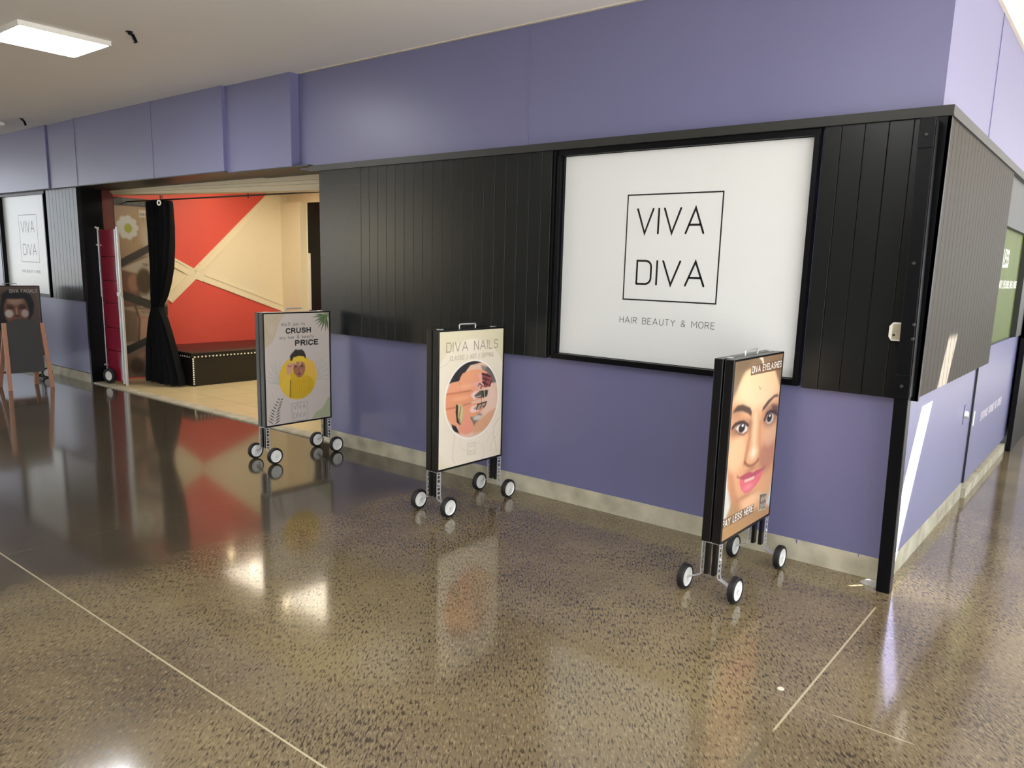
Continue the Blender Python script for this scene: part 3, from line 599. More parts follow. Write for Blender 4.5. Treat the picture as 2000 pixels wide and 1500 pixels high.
           ('p', [(0.09, 0.913), (0.059, 0.897), (0.036, 0.872), (0.067, 0.888)], (66, 78, 66), 0.004, 0.95), ('p', [(0.09, 0.913), (0.114, 0.893), (0.146, 0.883), (0.122, 0.903)], (66, 78, 66), 0.004, 0.95), ('p', [(0.095, 0.886), (0.066, 0.872), (0.046, 0.849), (0.075, 0.863)], (66, 78, 66), 0.004, 0.95),
           ('p', [(0.095, 0.886), (0.116, 0.867), (0.146, 0.858), (0.124, 0.878)], (66, 78, 66), 0.004, 0.95), ('p', [(0.108, 0.86), (0.081, 0.848), (0.063, 0.826), (0.09, 0.839)], (66, 78, 66), 0.004, 0.95), ('p', [(0.108, 0.86), (0.127, 0.842), (0.154, 0.834), (0.135, 0.853)], (66, 78, 66), 0.004, 0.95),
           ('p', [(0.12, 0.834), (0.096, 0.823), (0.08, 0.804), (0.104, 0.814)], (66, 78, 66), 0.004, 0.95), ('p', [(0.12, 0.834), (0.137, 0.817), (0.162, 0.811), (0.145, 0.828)], (66, 78, 66), 0.004, 0.95), ('p', [(0.133, 0.807), (0.111, 0.799), (0.097, 0.781), (0.119, 0.79)], (66, 78, 66), 0.004, 0.95),
           ('p', [(0.133, 0.807), (0.147, 0.792), (0.169, 0.787), (0.155, 0.802)], (66, 78, 66), 0.004, 0.95), ('p', [(0.145, 0.781), (0.126, 0.774), (0.115, 0.758), (0.134, 0.765)], (66, 78, 66), 0.004, 0.95), ('p', [(0.145, 0.781), (0.157, 0.767), (0.177, 0.763), (0.165, 0.777)], (66, 78, 66), 0.004, 0.95)]}
# ================================================================== SETTING
b = MB(); b.box((-19.2, -9, -0.12), (1.1, WY + 0.14, 0)); b.box((-10.6, WY + .14, -0.12), (1.1, 22, -0.0))
fl = b.build('floor', 'floor'); struct(fl)
b = MB(); b.box((1.1, -30, -0.16), (45, 45, -0.01)); b.box((-60, -30, -0.16), (-19.2, 45, -0.04)); b.box((-19.2, 22, -0.16), (1.1, 45, -0.04))
struct(b.build('ground_outside', 'asphalt'))
b = MB(); b.box((-10.42, WY + .12, 0.0), (-1.1, 7.3, 0.012)); struct(b.build('floor_shop', 'tile'))
b = MB(); b.box((-10.42, WY - .004, -0.02), (-5.6, WY + .125, 0.014), bevel=.004); struct(b.build('trim_1', 'skirting'))

# ceiling with an invented unseen roof slot to shape the side wall's sun strip
SLX0, SLX1, SLX2, SLY0, SLY1 = WX + T + SUN_K * (CZ - 1.29), WX + SUN_K * CZ, .95, 6.065, 6.395
SLC = WX + (SLY0 - WY) / 1.2
b = MB()
b.box((-18, -9, CZ), (2.7, SLY0, CZ + .10)); b.box((-18, SLY1, CZ), (2.7, 22, CZ + .10))
b.box((-18, SLY0, CZ), (SLX0, SLY1, CZ + .10)); b.box((SLX2, SLY0, CZ), (2.7, SLY1, CZ + .10))
b.box((SLX1, SLY0, CZ), (SLX2, 6.285, CZ + .10)); b.box((SLX1, 6.32, CZ), (SLX2, SLY1, CZ + .10))
b.prism([(SLC, SLY0), (SLX1, SLY0), (SLX1, WY + 1.2 * (SLX1 - WX))], 2, CZ, CZ + .10)
struct(b.build('ceiling', 'ceiling'))
# front wall: upper band, lower band
b = MB()
b.box((-5.70, WY, 2.38), (WX, WY + .25, CZ))
b.box((-5.60, WY, SKIRT), (WX, WY + .25, 2.38))
w_ = b.build('wall_front', 'purple'); struct(w_)
b = MB(); b.box((-5.60, WY - .002, 0), (WX + .002, WY + .25, SKIRT)); 
# ragged paint line: small drips of bare concrete over the paint
random.seed(3)
struct(b.build('baseboard_front', 'skirting'))
b = MB()
for x0, wd, h in ((-1.36, .012, .03), (-1.02, .008, .022), (-2.45, .01, .008), (-3.1, .02, .006), (-1.9, .016, .008)):
    b.prism([(x0, SKIRT - .001), (x0 + wd, SKIRT - .001), (x0 + wd * .5, SKIRT - h)], 1, WY - .0035, WY - .002)
struct(b.build('trim_2', 'purple'))
# side wall
b = MB(); b.box((WX - .25, WY + .25, SKIRT), (WX, 6.46, CZ)); b.box((WX - .25, 6.46, SKIRT), (WX + .012, 10.2, 1.125)); b.box((WX - .25, 6.46, 2.38), (WX, 20, CZ)); b.box((WX - .25, 6.46, 1.12), (WX - .03, 10.2, 2.39)); b.box((WX - .25, 10.2, SKIRT), (WX, 20, 2.39))
struct(b.build('wall_side', 'purple'))
b = MB(); b.box((WX - .25, WY + .25, 0), (WX + .002, 6.46, SKIRT)); b.box((WX - .25, 6.48, 0), (WX + .03, 8.64, .075)); struct(b.build('baseboard_side', 'skirting'))
# seams in the painted sheeting
b = MB(); b.box((-3.402, WY - .004, 2.43), (-3.394, WY, CZ)); struct(b.build('trim_3', 'purple'))
b = MB(); b.box((WX, 5.676, 2.43), (WX + .004, 5.684, CZ)); struct(b.build('trim_4', 'purple'))
# plaster edge where wall meets ceiling
b = MB(); b.box((-5.92, WY - .022, CZ - .006), (WX + .0, WY, CZ)); b.box((WX, WY, CZ - .006), (WX + .02, 12, CZ)); struct(b.build('trim_5', 'plaster'))
# bulkheads over the shop opening
b = MB(); b.box((-6.965, WY - .085, 2.43), (-5.95, WY + .1, CZ)); b.box((-5.95, WY, 2.41), (-5.70, WY + .1, CZ)); struct(b.build('wall_bulkhead', 'purple'))
b = MB(); b.box((-10.18, WY - .12, 2.44), (-6.965, WY + .1, CZ)); b.box((-26, WY - .12, 2.44), (-11.02, WY + .1, CZ)); b.box((-11.02, WY - .10, 2.44), (-10.18, WY + .1, CZ))
b.box((-8.33, WY - .124, 2.44), (-8.31, WY - .12, CZ)); b.box((-10.19, WY - .125, 2.44), (-10.16, WY - .10, CZ))
struct(b.build('wall_bulkhead', 'purple'))
# soffit under the bulkheads, lintel and shop ceiling
b = MB(); b.box((-10.42, WY - .11, 2.432), (-6.97, 4.66, 2.442)); b.box((-6.97, WY - .08, 2.422), (-5.72, 4.66, 2.432)); struct(b.build('trim_6', 'black_trim'))
b = MB(); b.prism([(-10.42, 2.72), (-10.42, 2.43), (-5.0, 2.36), (-5.0, 2.72)], 1, 4.66, 4.84)
b.prism([(-10.42, 2.428), (-10.42, 2.41), (-5.0, 2.32), (-5.0, 2.358)], 1, 4.668, 4.84); b.prism([(-10.42, 2.409), (-10.42, 2.388), (-5.0, 2.25), (-5.0, 2.319)], 1, 4.69, 4.84)
struct(b.build('trim_7', 'lintel'))
b = MB(); b.box((-10.6, 4.84, 2.72), (-1.1, 7.5, 2.80)); struct(b.build('ceiling_shop', 'cream'))
# left part of the front wall (beyond the opening)
b = MB(); b.box((-26, WY, SKIRT), (-10.42, WY + .25, 1.06)); b.box((-26, WY + .02, 1.06), (-10.42, WY + .25, 2.42)); struct(b.build('wall_front', 'purple'))
b = MB(); b.box((-26, WY - .003, 0), (-10.42, WY + .25, SKIRT - .01)); struct(b.build('baseboard_front', 'skirting'))
b = MB(); b.box((-10.45, WY - .012, 0.0), (-10.405, WY + .25, 2.432)); struct(b.build('trim_8', 'black_metal'))
# shop interior walls
def shop_side_wall():
    x = -10.42
    Cc = (5.754, 1.407)
    lu, cf, rl, ll = (4.56, 1.90), (7.03, 2.72), (7.3, .862), (4.56, .40)
    # lines through the crossing
    def at(p, q, y): return p[1] + (q[1] - p[1]) * (y - p[0]) / (q[0] - p[0])
    pA = lambda y: Cc[1] + (.934 - 1.407) / (5.232 - 5.754) * (y - Cc[0]) if y < Cc[0] else Cc[1] + (2.636 - 1.407) / (7.028 - 5.754) * (y - Cc[0])
    pB = lambda y: Cc[1] + (1.607 - 1.407) / (5.361 - 5.754) * (y - Cc[0]) if y < Cc[0] else Cc[1] + (.891 - 1.407) / (7.227 - 5.754) * (y - Cc[0])
    ytop = Cc[0] + (2.72 - Cc[1]) / ((2.636 - 1.407) / (7.028 - 5.754))
    y0, y1 = 4.705, 7.3
    b = MB(); b.box((x - .15, 4.56, 0), (x, 4.705, 2.72)); struct(b.build('wall_shop_left', 'shaded_red'))
    b = MB()
    def P(pts, mat): b.prism(pts, 0, x - .15, x, mat)
    P([(y0, pB(y0)), Cc, (ytop, 2.72), (y0, 2.72)], 'red_paint')
    P([(y0, max(.01, pA(y0))), Cc, (y0, pB(y0))], 'cream')
    P([(y0, 0), (y1, 0), (y1, pB(y1)), Cc, (y0, max(.01, pA(y0)))], 'red_paint')
    P([Cc, (y1, pB(y1)), (y1, 2.72), (ytop, 2.72)], 'cream')
    struct(b.build('wall_shop_left', None))
    # raised cream mouldings along the diagonals
    b = MB()
    for f, ya, yb, dh in ((pA, 5.36, ytop, 0), (pB, 5.36, y1, .0006)):
        for (u0, u1) in ((ya, Cc[0]), (Cc[0], yb)):
            P0, P1 = Vector((u0, f(u0))), Vector((u1, f(u1)))
            d = (P1 - P0).normalized(); n = Vector((-d.y, d.x))
            for o0, o1, h in ((-.062, .062, .010), (-.058, -.03, .018), (.03, .058, .018)):
                p0, p1 = P0.copy(), P1.copy(); cut = .0 if h < .012 else .14
                if u0 == Cc[0]: p0 = p0 + d * cut
                else: p1 = p1 - d * cut
                q = [p0 + n * o0, p1 + n * o0, p1 + n * o1, p0 + n * o1]
                q = [(min(max(a.x, y0), 7.3), min(max(a.y, .012), 2.72)) for a in q]
                b.prism(q, 0, x, x + h + dh)
    struct(b.build('trim_9', 'cream'))
shop_side_wall()
b = MB(); b.box((-10.6, 7.3, 0), (-9.92, 7.45, 2.80)); b.box((-9.92, 7.3, 2.49), (-1.1, 7.45, 2.80)); b.box((-8.9, 7.3, 0), (-1.1, 7.45, 2.49))
b.box((-10.42, 7.18, 0.012), (-9.94, 7.3, 2.49)); b.box((-1.25, WY + .25, 0), (-1.1, 7.3, 2.8)); b.box((-5.6, WY + .25, 0), (-1.25, WY + .40, 2.8))
struct(b.build('wall_shop_back', 'cream'))
b = MB(); b.box((-9.92, 7.30, 0.012), (-8.9, 7.40, 2.49), bevel=.004); dr = b.build('door_1', 'black_metal'); struct(dr)
b = MB(); b.tube([(-9.02, 7.30, 1.02), (-9.02, 7.25, 1.02), (-9.14, 7.25, 1.02)], .010); b.build('door_handle', 'silver', dr)
b = MB(); b.box((-9.90, 7.285, .9), (-9.86, 7.302, 1.75)); b.build('glass_strip', 'white_plastic', dr)
# enclosing walls out of view: back of the arcade, far end with daylight opening
b = MB(); b.box((-19, -9.2, 0), (2.7, -9, CZ)); struct(b.build('wall_back', 'dark_taupe'))
b = MB(); b.box((-19.2, -9, 0), (-19, -7, CZ)); b.box((-19.2, -7, 0), (-19, 4.1, .84)); b.box((-19.2, 4.1, 0), (-19, WY + .2, CZ)); struct(b.build('wall_left', 'cream'))
b = MB(); b.box((WX, 20, 0), (2.7, 20.2, CZ)); struct(b.build('wall_far', 'taupe'))
b = MB(); b.box((2.55, 4.6, 0), (2.7, 20, .95)); struct(b.build('added_parapet', 'taupe'))  # unseen parapet added to block ground bounce onto the side wall

# ------------------------------------------------------------------ black cladding boards
def boards(name, axis, plane, lo, hi, z0, z1, joints=None, sp=.1025, gap=.003, start=None, depth=T, mat='black_clad'):
    b = MB()
    edges = [lo]; x = (start if start is not None else lo)
    while x < hi - .02:
        if x > lo + .02: edges.append(x)
        x += sp
    edges.append(hi)
    for e0, e1 in zip(edges, edges[1:]):
        a, c = e0 + gap / 2, e1 - gap / 2
        ch = .0016
        if axis == 0:   # boards side by side along x, facing -y
            pts = [(a, plane + .012), (a, plane + ch), (a + ch, plane), (c - ch, plane), (c, plane + ch), (c, plane + .012)]
        else:           # along y, facing +x
            pts = [(plane - .012, a), (plane - ch, a), (plane, a + ch), (plane, c - ch), (plane - ch, c), (plane - .012, c)]
        b.prism(pts, 2, z0, z1)
    if axis == 0: b.box((lo, plane + .011, z0 + .002), (hi, plane + depth, z1))
    else: b.box((plane - depth, lo, z0 + .002), (plane - .011, hi, z1))
    return struct(b.build(name, mat))
boards('trim_10', 0, WY - T, -5.62, -3.15, ZB, ZT, start=-5.077)
boards('trim_11', 0, WY - T, -1.398, WX + T, ZB, ZT, start=-1.31, sp=.1135, gap=.003)
boards('trim_12', 1, WX + T, WY - T + .014, 6.62, ZB + .012, ZT, sp=.1025, gap=.004, mat='side_clad')
boards('trim_13', 0, WY - T, -11.32, -10.40, 1.045, 2.435, sp=.1025)
# top flashing
b = MB()
b.box((-5.74, WY - T - .012, ZT), (WX + T + .012, WY + .001, 2.424)); b.box((WX + .001, WY + .001, ZT), (WX + T + .012, 10.2, 2.424))
b.box((-5.74, WY - T - .016, ZT), (WX + T + .016, WY - T - .012, ZT + .004))
struct(b.build('trim_14', 'black_trim'))
# corner flashing: folded metal down the corner of the cladding
b = MB(); b.box((WX + T - .05, WY - T - .006, ZB - .003), (WX + T + .004, WY - T + .016, ZT)); b.box((WX + T - .012, WY - T - .006, ZB - .003), (WX + T + .006, WY - T + .022, ZT), bevel=.001)
struct(b.build('trim_15', 'black_metal'))

# ------------------------------------------------------------------ windows
def window(x0, x1, z0, z1, name):
    g = MB(); g.box((x0, WY - .004, z0), (x1, WY + .004, z1)); wo = g.build(name, 'black_metal'); struct(wo)
    b = MB(); f = .028
    yo = WY - T - .006
    b.box((x0 - f, yo, z0 - .035), (x1 + f, WY + .002, z0)); b.box((x0 - f, yo + .014, z1), (x1 + f, WY + .002, z1 + .035))
    b.box((x0 - f, yo, z0), (x0, WY + .002, z1)); b.box((x1, yo, z0), (x1 + f, WY + .002, z1))
    b.box((x0, WY - .03, z0), (x0 + .008, WY, z1)); b.box((x0 - .062, yo + .008, z0 - .02), (x0 - f - .006, WY, z1 + .03)); b.box((x0 - .046, yo - .003, z0 - .02), (x0 - .040, WY, z1 + .03))
    b.build('window_frame', 'black_metal', wo)
window(-3.076, -1.445, 1.045, 2.338, 'window_1')
window(-12.98, -11.43, 1.085, 2.40, 'window_2')

def shop_window_sign(x0, x1, z0, z1, lx, ly, s, label):
    """white film filling a window, with square logo; lx, ly = logo's top-left"""
    fb = MB(); fb.box((x0 + .003, WY - .006, z0 + .003), (x1 - .003, WY - .0042, z1 - .003))
    film = fb.build('window_sign', 'white_vinyl', origin=((x0 + x1) / 2, WY, z0))
    tag(film, label, 'sign', 'white window signs with the square logo')
    ox, oz = -(x0 + x1) / 2, -z0
    yy = -.0066
    lw = .641 * s; lh = .650 * s
    b = MB(); t_ = .0085 * s
    for (a0, b0, a1, b1) in ((0, 0, lw, t_), (0, lh - t_, lw, lh), (0, 0, t_, lh), (lw - t_, 0, lw, lh)):
        b.box((lx + ox + a0, yy, ly + oz - b0), (lx + ox + a1, yy + .0006, ly + oz - b1))
    b.build('logo_square', 'ink', film)
    for st, bx, bz, wd, hh in (('VIVA', .079, .237, .448, .146), ('DIVA', .094, .546, .457, .142)):
        word_parts(film, 'logo_word', 'ink', st, wd * s, hh * s, .27, .0125 * s,
                   lambda x, y, bx=bx, bz=bz: (lx + ox + bx * s + x, yy, ly + oz - bz * s + y), (0, .0006, 0))
    word_parts(film, 'tagline_word', 'grey_ink', 'HAIR BEAUTY & MORE', .652 * s, .038 * s, .30, .0035 * s,
               lambda x, y: (lx + ox - .012 * s + x, yy, ly + oz - .795 * s + y), (0, .0006, 0))
    return film
shop_window_sign(-3.076, -1.445, 1.045, 2.338, -2.588, 2.079, 1.0, 'large white window sign reading VIVA DIVA framed in black, right of the grooved cladding')
shop_window_sign(-12.98, -11.43, 1.085, 2.40, -12.43, 2.146, .99, 'pale VIVA DIVA window sign at the far left above the chalkboard, part cut off')

# side wall window with green film and lettering
b = MB(); b.box((WX - .02, 6.63, 1.127), (WX - .012, 8.30, 2.02)); wo = b.build('window_3', 'green_glass'); struct(wo)
b = MB(); b.box((WX - .02, 6.63, 2.02), (WX + .03, 9.0, 2.374)); b.box((WX - .02, 8.22, 1.13), (WX + .035, 8.62, 2.02)); b.build('window_frame', 'black_trim', wo)
t = thing('window_lettering', (WX - .0118, 7.16, 1.735), 'bold white word LESS on the green side window', 'lettering')
word_parts(t, 'word', 'white_ink', 'LESS', .30, .125, .24, .020, lambda x, y: (0, x, y), (.0006, 0, 0))
t = thing('window_lettering', (WX - .0118, 7.04, 1.565), 'small line of white capitals under the word LESS on the green window', 'lettering')
word_parts(t, 'word', 'white_ink', 'BEAUTY, EYELASHES, NAILS & MORE', 1.15, .055, .24, .008, lambda x, y: (0, x, y), (.0006, 0, 0))
t = thing('wall_lettering', (WX + .0122, 6.90, .54), 'faint white line of capitals on the purple side wall below the green window', 'lettering')
word_parts(t, 'word', 'pale_ink', 'ENTRANCE AROUND THE CORNER', 1.15, .06, .24, .009, lambda x, y: (0, x, y), (.0006, 0, 0))
b = MB(); b.box((WX + .036, 8.66, 0), (WX + .078, 9.95, 2.37)); b.box((WX + .036, 8.66, 1.1), (WX + .08, 8.72, 2.374)); o = b.build('side_post', 'black_metal'); tag(o, 'wide black post beyond the green side window at the right edge', 'post')
b = MB(); b.box((WX, 6.452, SKIRT), (WX + .014, 6.462, ZB)); struct(b.build('trim_16', 'black_trim'))

# ================================================================== THINGS ON THE BUILDING
pt = thing('corner_post', (-.845, 4.19, 0), 'tall black steel post standing at the building corner', 'post')
pt.rotation_euler = (0, -0.0183, 0)      # the post leans a little
b = MB()
b.box((-.033, -.035, 0), (.033, .035, 2.36), bevel=.003); b.build('steel_tube', 'black_metal', pt)
b = MB(); b.box((.033, -.030, 1.03), (.0375, .026, 2.345)); b.box((-.036, -.041, 1.02), (.036, -.035, 1.14), bevel=.002); b.box((-.034, -.041, 2.22), (.034, -.035, 2.352), bevel=.002)
b.build('cover_strip', 'black_metal', pt)
for x_, z_ in ((0, 2.28), (-.002, 1.685), (-.002, 1.085), (.024, 1.39), (.026, 1.32)):
    b = MB(); b.lathe([(0, .009), (.006, .009), (.009, .005), (.009, 0), (0, 0)], (x_, -.041 if z_ in (2.28, 1.085) else -.035, z_), (0, -1, 0), 12)
    b.build('bolt', 'black_trim', pt, smooth=True)
b = MB(); b.box((-.10, .02, .0), (-.033, .035, .03)); b.build('base_bracket', 'silver', pt)
# white latch box beside the post
sb = thing('latch_box', (-.935, WY - T, 1.30), 'small white plastic box on the black cladding beside the corner post', 'box')
b = MB(); b.prism([(-.036, .020), (-.022, 0), (.03, 0), (.03, .092), (-.020, .092), (-.036, .072)], 1, -.035, 0); b.build('housing', 'white_plastic', sb)
b = MB(); b.prism([(-.020, .008), (.026, .008), (.026, .084), (-.018, .084)], 1, -.039, -.035); b.build('cover_plate', 'skirting', sb)
b = MB(); b.box((-.016, -.041, .024), (-.005, -.038, .034)); b.build('keyhole', 'ink', sb)
# door lock on the side wall
lk = thing('door_lock', (WX, 6.17, .68), 'round silver lock on the purple side wall near the sheet joint', 'lock')
b = MB(); b.box((0, -.035, -.07), (.005, .035, .07), bevel=.002); b.build('lock_plate', 'purple', lk)
b = MB(); b.lathe([(0, .022), (.018, .022), (.026, .014), (.030, 0), (0, 0)], (.005, 0, 0), (1, 0, 0), 20); b.build('cylinder', 'silver', lk, smooth=True)
b = MB(); b.box((WX + .014, 6.50, .55), (WX + .016, 6.56, .66)); o = b.build('sticker', 'white_plastic'); tag(o, 'tiny white sticker on the purple side wall right of the lock', 'sticker')
b = MB(); b.lathe([(0, .02), (.012, .018), (.016, .006), (.03, .004), (.03, 0), (0, 0)], (-.945, 4.235, 0), (0, 0, 1), 14); o = b.build('floor_bolt', 'silver', smooth=True); tag(o, 'small silver bolt on the floor left of the corner post foot', 'bolt')
b = MB(); b.lathe([(0, .004), (.012, .003), (.014, 0), (0, 0)], (-.905, 2.86, 0), (0, 0, 1), 14); o = b.build('floor_plug', 'plaster', smooth=True); tag(o, 'pale round plug in the floor beside the crossing saw cuts', 'plug')

# ceiling lights
def ceiling_light(x, y, label):
    t = thing('ceiling_light', (x, y, CZ), label, 'light', 'square panel lights in the ceiling')
    b = MB(); b.box((-.30, -.30, -.035), (.30, .30, -.030)); b.build('diffuser', 'light_panel', t)
    b = MB()
    for a in ((-.315, -.315, -.300, .315), (.300, -.315, .315, .315), (-.300, -.315, .300, -.300), (-.300, .300, .300, .315)):
        b.box((a[0], a[1], -.034), (a[2], a[3], 0))
    b.build('frame', 'white_plastic', t)
    return t
L0 = ceiling_light(-6.66, 2.61, 'glowing square ceiling light at the upper left of the ceiling, the nearer one')
def more_light(x, y, label):  # unseen copies of the panel light, put in to light the arcade
    c = copy_tree(L0); c.location = (x, y, CZ); c['label'] = label
off_ = thing('light_fitting', (-11.55, 3.72, CZ), 'small white ceiling fitting farther off at the left edge', 'light')
b = MB(); b.box((-.35, -.10, -.05), (.35, .10, -.012), bevel=.01); b.build('cover', 'white_plastic', off_)
b = MB(); b.box((-.33, -.08, -.012), (.33, .08, 0)); b.build('base', 'silver', off_)
more_light(-6.66, -1.6, 'added unseen ceiling light behind the viewer, left of the middle one')
more_light(-1.8, -1.6, 'added unseen ceiling light behind the viewer, the middle one')
more_light(-11.52, -1.6, 'added unseen ceiling light behind the viewer, the far left one')
more_light(-16.4, -1.6, 'added unseen ceiling light behind the viewer, at the far left end of the arcade')
more_light(-1.8, 1.2, 'added unseen ceiling light above the viewer, nearest the corner')
for x, y, sc, lab in ((-5.96, 2.88, 1.0, 'dark bent hook fixing on the ceiling right of the near light'), (-10.78, 3.86, 1.0, 'small dark fixing on the ceiling above the far left wall')):
    b = MB(); b.tube([(0, 0, 0), (0, 0, -.015), (.03, .01, -.03), (.045, .02, -.075)], [.012, .012, .014, .016], 8); b.lathe([(0, -.004), (.025, -.004), (.025, 0), (0, 0)], (0, 0, 0), (0, 0, 1), 12)
    o = b.build('ceiling_hook', 'black_metal', smooth=True); o.location = (x, y, CZ); tag(o, lab, 'hook')
# warm downlights inside the shop
d0 = None
for k, (x, y, lab) in enumerate(((-9.4, 5.88, 'round downlight in the shop ceiling, over the ottoman'), (-8.06, 5.49, 'round downlight in the shop ceiling, nearest the doorway'), (-10.15, 5.98, 'round downlight in the shop ceiling, nearest the red wall'))):
    if d0 is None:
        d0 = thing('downlight', (x, y, 2.72), lab, 'light', 'round downlights in the shop')
        b = MB(); b.lathe([(0, -.004), (.045, -.004), (.045, 0), (0, 0)], (0, 0, 0), (0, 0, 1), 24); b.build('lamp', 'down_light', d0)
        b = MB(); b.lathe([(.046, 0), (.046, -.008), (.06, -.006), (.062, 0)], (0, 0, 0), (0, 0, 1), 24, True); b.build('trim_ring', 'white_plastic', d0)
    else:
        c = copy_tree(d0); c.location = (x, y, 2.72); c['label'] = lab

# ================================================================== SHOP ENTRANCE THINGS
# curtain on a rod
rod = thing('curtain_rod', (-7.6, 4.88, 2.285), 'thin black curtain rod across the top of the shop opening', 'rod')
b = MB(); b.tube([(-2.82, 0, .03), (2.6, 0, 0)], .009, 8); b.build('pole', 'black_metal', rod)
for hx in (-1.95, -.06):
    b = MB(); b.tube([(hx, 0, -.012), (hx, -.004, .04), (hx, 0, .10)], .006, 6); b.tube([(hx + .03, 0, .045), (hx + .045, 0, .075)], .005, 6); b.build('hook', 'black_metal', rod)
cu = thing('curtain', (-9.6, 4.89, 0), 'black gathered curtain tied at the waist at the left of the shop opening', 'curtain')
def curtain():
    b = MB(); zs = [2.300, 2.28, 2.2, 2.0, 1.75, 1.5, 1.3, 1.15, 1.05, 1.0, .95, .85, .7, .5, .3, .12, .03]
    # centre x, half width, fold depth per height
    xc = [-9.62, -9.62, -9.62, -9.62, -9.63, -9.65, -9.70, -9.75, -9.79, -9.80, -9.80, -9.79, -9.77, -9.75, -9.73, -9.71, -9.71]
    hw = [.25, .25, .245, .24, .23, .22, .20, .17, .12, .10, .12, .19, .25, .30, .34, .38, .385]
    fd = [.03, .04, .045, .05, .05, .045, .04, .035, .03, .03, .032, .04, .05, .06, .07, .075, .075]
    n = 64; rings = []
    for z, x, h, f in zip(zs, xc, hw, fd):
        x += 9.6; ring = []
        for k in range(n + 1):
            s = k / n; u = x - h + 2 * h * s
            ph = 2 * math.pi * 6.5 * s + .6 * math.sin(z * 2)
            y = f * math.sin(ph) + .012 * math.sin(ph * 2.3 + z * 3)
            ring.append((u, y - .012))
        for k in range(n, -1, -1):
            s = k / n; u = x - h + 2 * h * s
            ph = 2 * math.pi * 6.5 * s + .6 * math.sin(z * 2)
            y = f * math.sin(ph) + .012 * math.sin(ph * 2.3 + z * 3)
            ring.append((u, y + .012))
        rings.append([b.bm.verts.new((p[0], p[1], z)) for p in ring])
    m_ = len(rings[0])
    for r0, r1 in zip(rings, rings[1:]):
        for k in range(m_): b.bm.faces.new((r0[k], r0[(k + 1) % m_], r1[(k + 1) % m_], r1[k]))
    for rg in (rings[0], rings[-1]):
        for k in range(n): b.bm.faces.new((rg[k], rg[k + 1], rg[m_ - 2 - k], rg[m_ - 1 - k]))
    return b.build('cloth', 'curtain', cu, smooth=True)
curtain()
b = MB(); b.tube([(-.11 - .2, -.0, .99), (-.2, -.06, 1.0), (.11 - .2, 0, 1.01), (-.2, .06, 1.0)], .012, 8, closed=True); b.build('tie', 'curtain', cu)
b = MB(); b.lathe([(.018, -.004), (.034, -.004), (.034, .004), (.018, .004)], (.135, -.075, 2.27), (.25, -1, 0), 20, True); b.build('eyelet', 'silver', cu, smooth=True)

# ottoman with nailhead studs
ot = thing('ottoman', (-9.84, 5.045, .012), 'black leather box ottoman with a row of pale nailheads against the red wall', 'ottoman')
b = MB(); b.box((-.55, 0, 0), (.55, 1.75, .36), bevel=.012); b.build('base', 'leather', ot)
b = MB(); b.box((-.56, -.008, .36), (.56, 1.758, .43), bevel=.02); b.build('lid', 'leather', ot, smooth=True)
stud = None; spots = []
for k in range(34): spots.append(((.56, .03 + k * .0505, .375), (1, 0, 0)))
for k in range(12): spots.append(((.552, .012, .35 - k * .029), (1, 0, 0)))
for k in range(9): spots.append(((.50 - k * .055, -.008, .375), (0, -1, 0)))
protos = {}
for pos, ax in spots:
    if ax not in protos:
        b = MB(); b.lathe([(0, .007), (.006, .0055), (.011, .001), (.011, -.001), (0, -.001)], (0, 0, 0), ax, 12)
        o = b.build('stud', 'studs', ot, smooth=True); protos[ax] = o
    else:
        o = protos[ax].copy(); COL.objects.link(o); o.parent = ot
    o.location = pos

# crimson folding ramp on its end with silver rails and a wheel
tr = thing('folding_ramp', (-10.13, 4.50, .012), 'tall crimson folding panel with silver rails and a wheel standing left of the curtain', 'ramp')
b = MB(); segs = [(.03, .42), (.42, .71), (.71, 1.02), (1.02, 1.30), (1.30, 1.60), (1.60, 1.93)]
for i, (a_, c_) in enumerate(segs):
    off = .006 * (i % 2)
    b.box((-.255 - off, -.015, a_ + .003), (.195 - off, .035, c_ - .003), bevel=.004)
b.build('panel', 'magenta', tr)
for nm, xs_, w2 in (('left_rail', -.275, .012), ('right_rail', .25, .015)):
    b = MB(); b.box((xs_ - w2, -.02, .0), (xs_ + w2, .008, 1.1), bevel=.003); b.box((xs_ - w2 - .006, -.026, 1.09), (xs_ + w2 - .006, .002, 1.96), bevel=.003)
    if xs_ > 0: b.box((xs_ - w2 - .018, -.040, .02), (xs_ - w2 - .010, .02, 1.93))
    b.build('rail', 'silver', tr)
for z_ in (1.955, 1.74, .22):
    b = MB(); b.tube([(-.27, -.035, z_), (-.34 if z_ < 1.9 else -.285, -.045, z_)], .013, 8); b.build('catch', 'silver', tr)
b = MB(); b.box((.235, -.06, 1.12), (.30, -.02, 1.17), bevel=.003); b.build('catch', 'silver', tr)
wh = MB(); wh.lathe([(.060, -.022), (.085, -.022), (.098, -.012), (.098, .012), (.085, .022), (.060, .022)], (-.07, -.075, .098), (.35, -1, 0), 28, True); tw = wh.build('wheel', 'rubber', tr, smooth=True)
b = MB(); b.lathe([(0, .02), (.016, .02), (.020, .008), (.06, .012), (.062, -.012), (0, -.012)], (-.07, -.075, .098), (.35, -1, 0), 28); b.build('hub', 'white_plastic', tw, smooth=True)

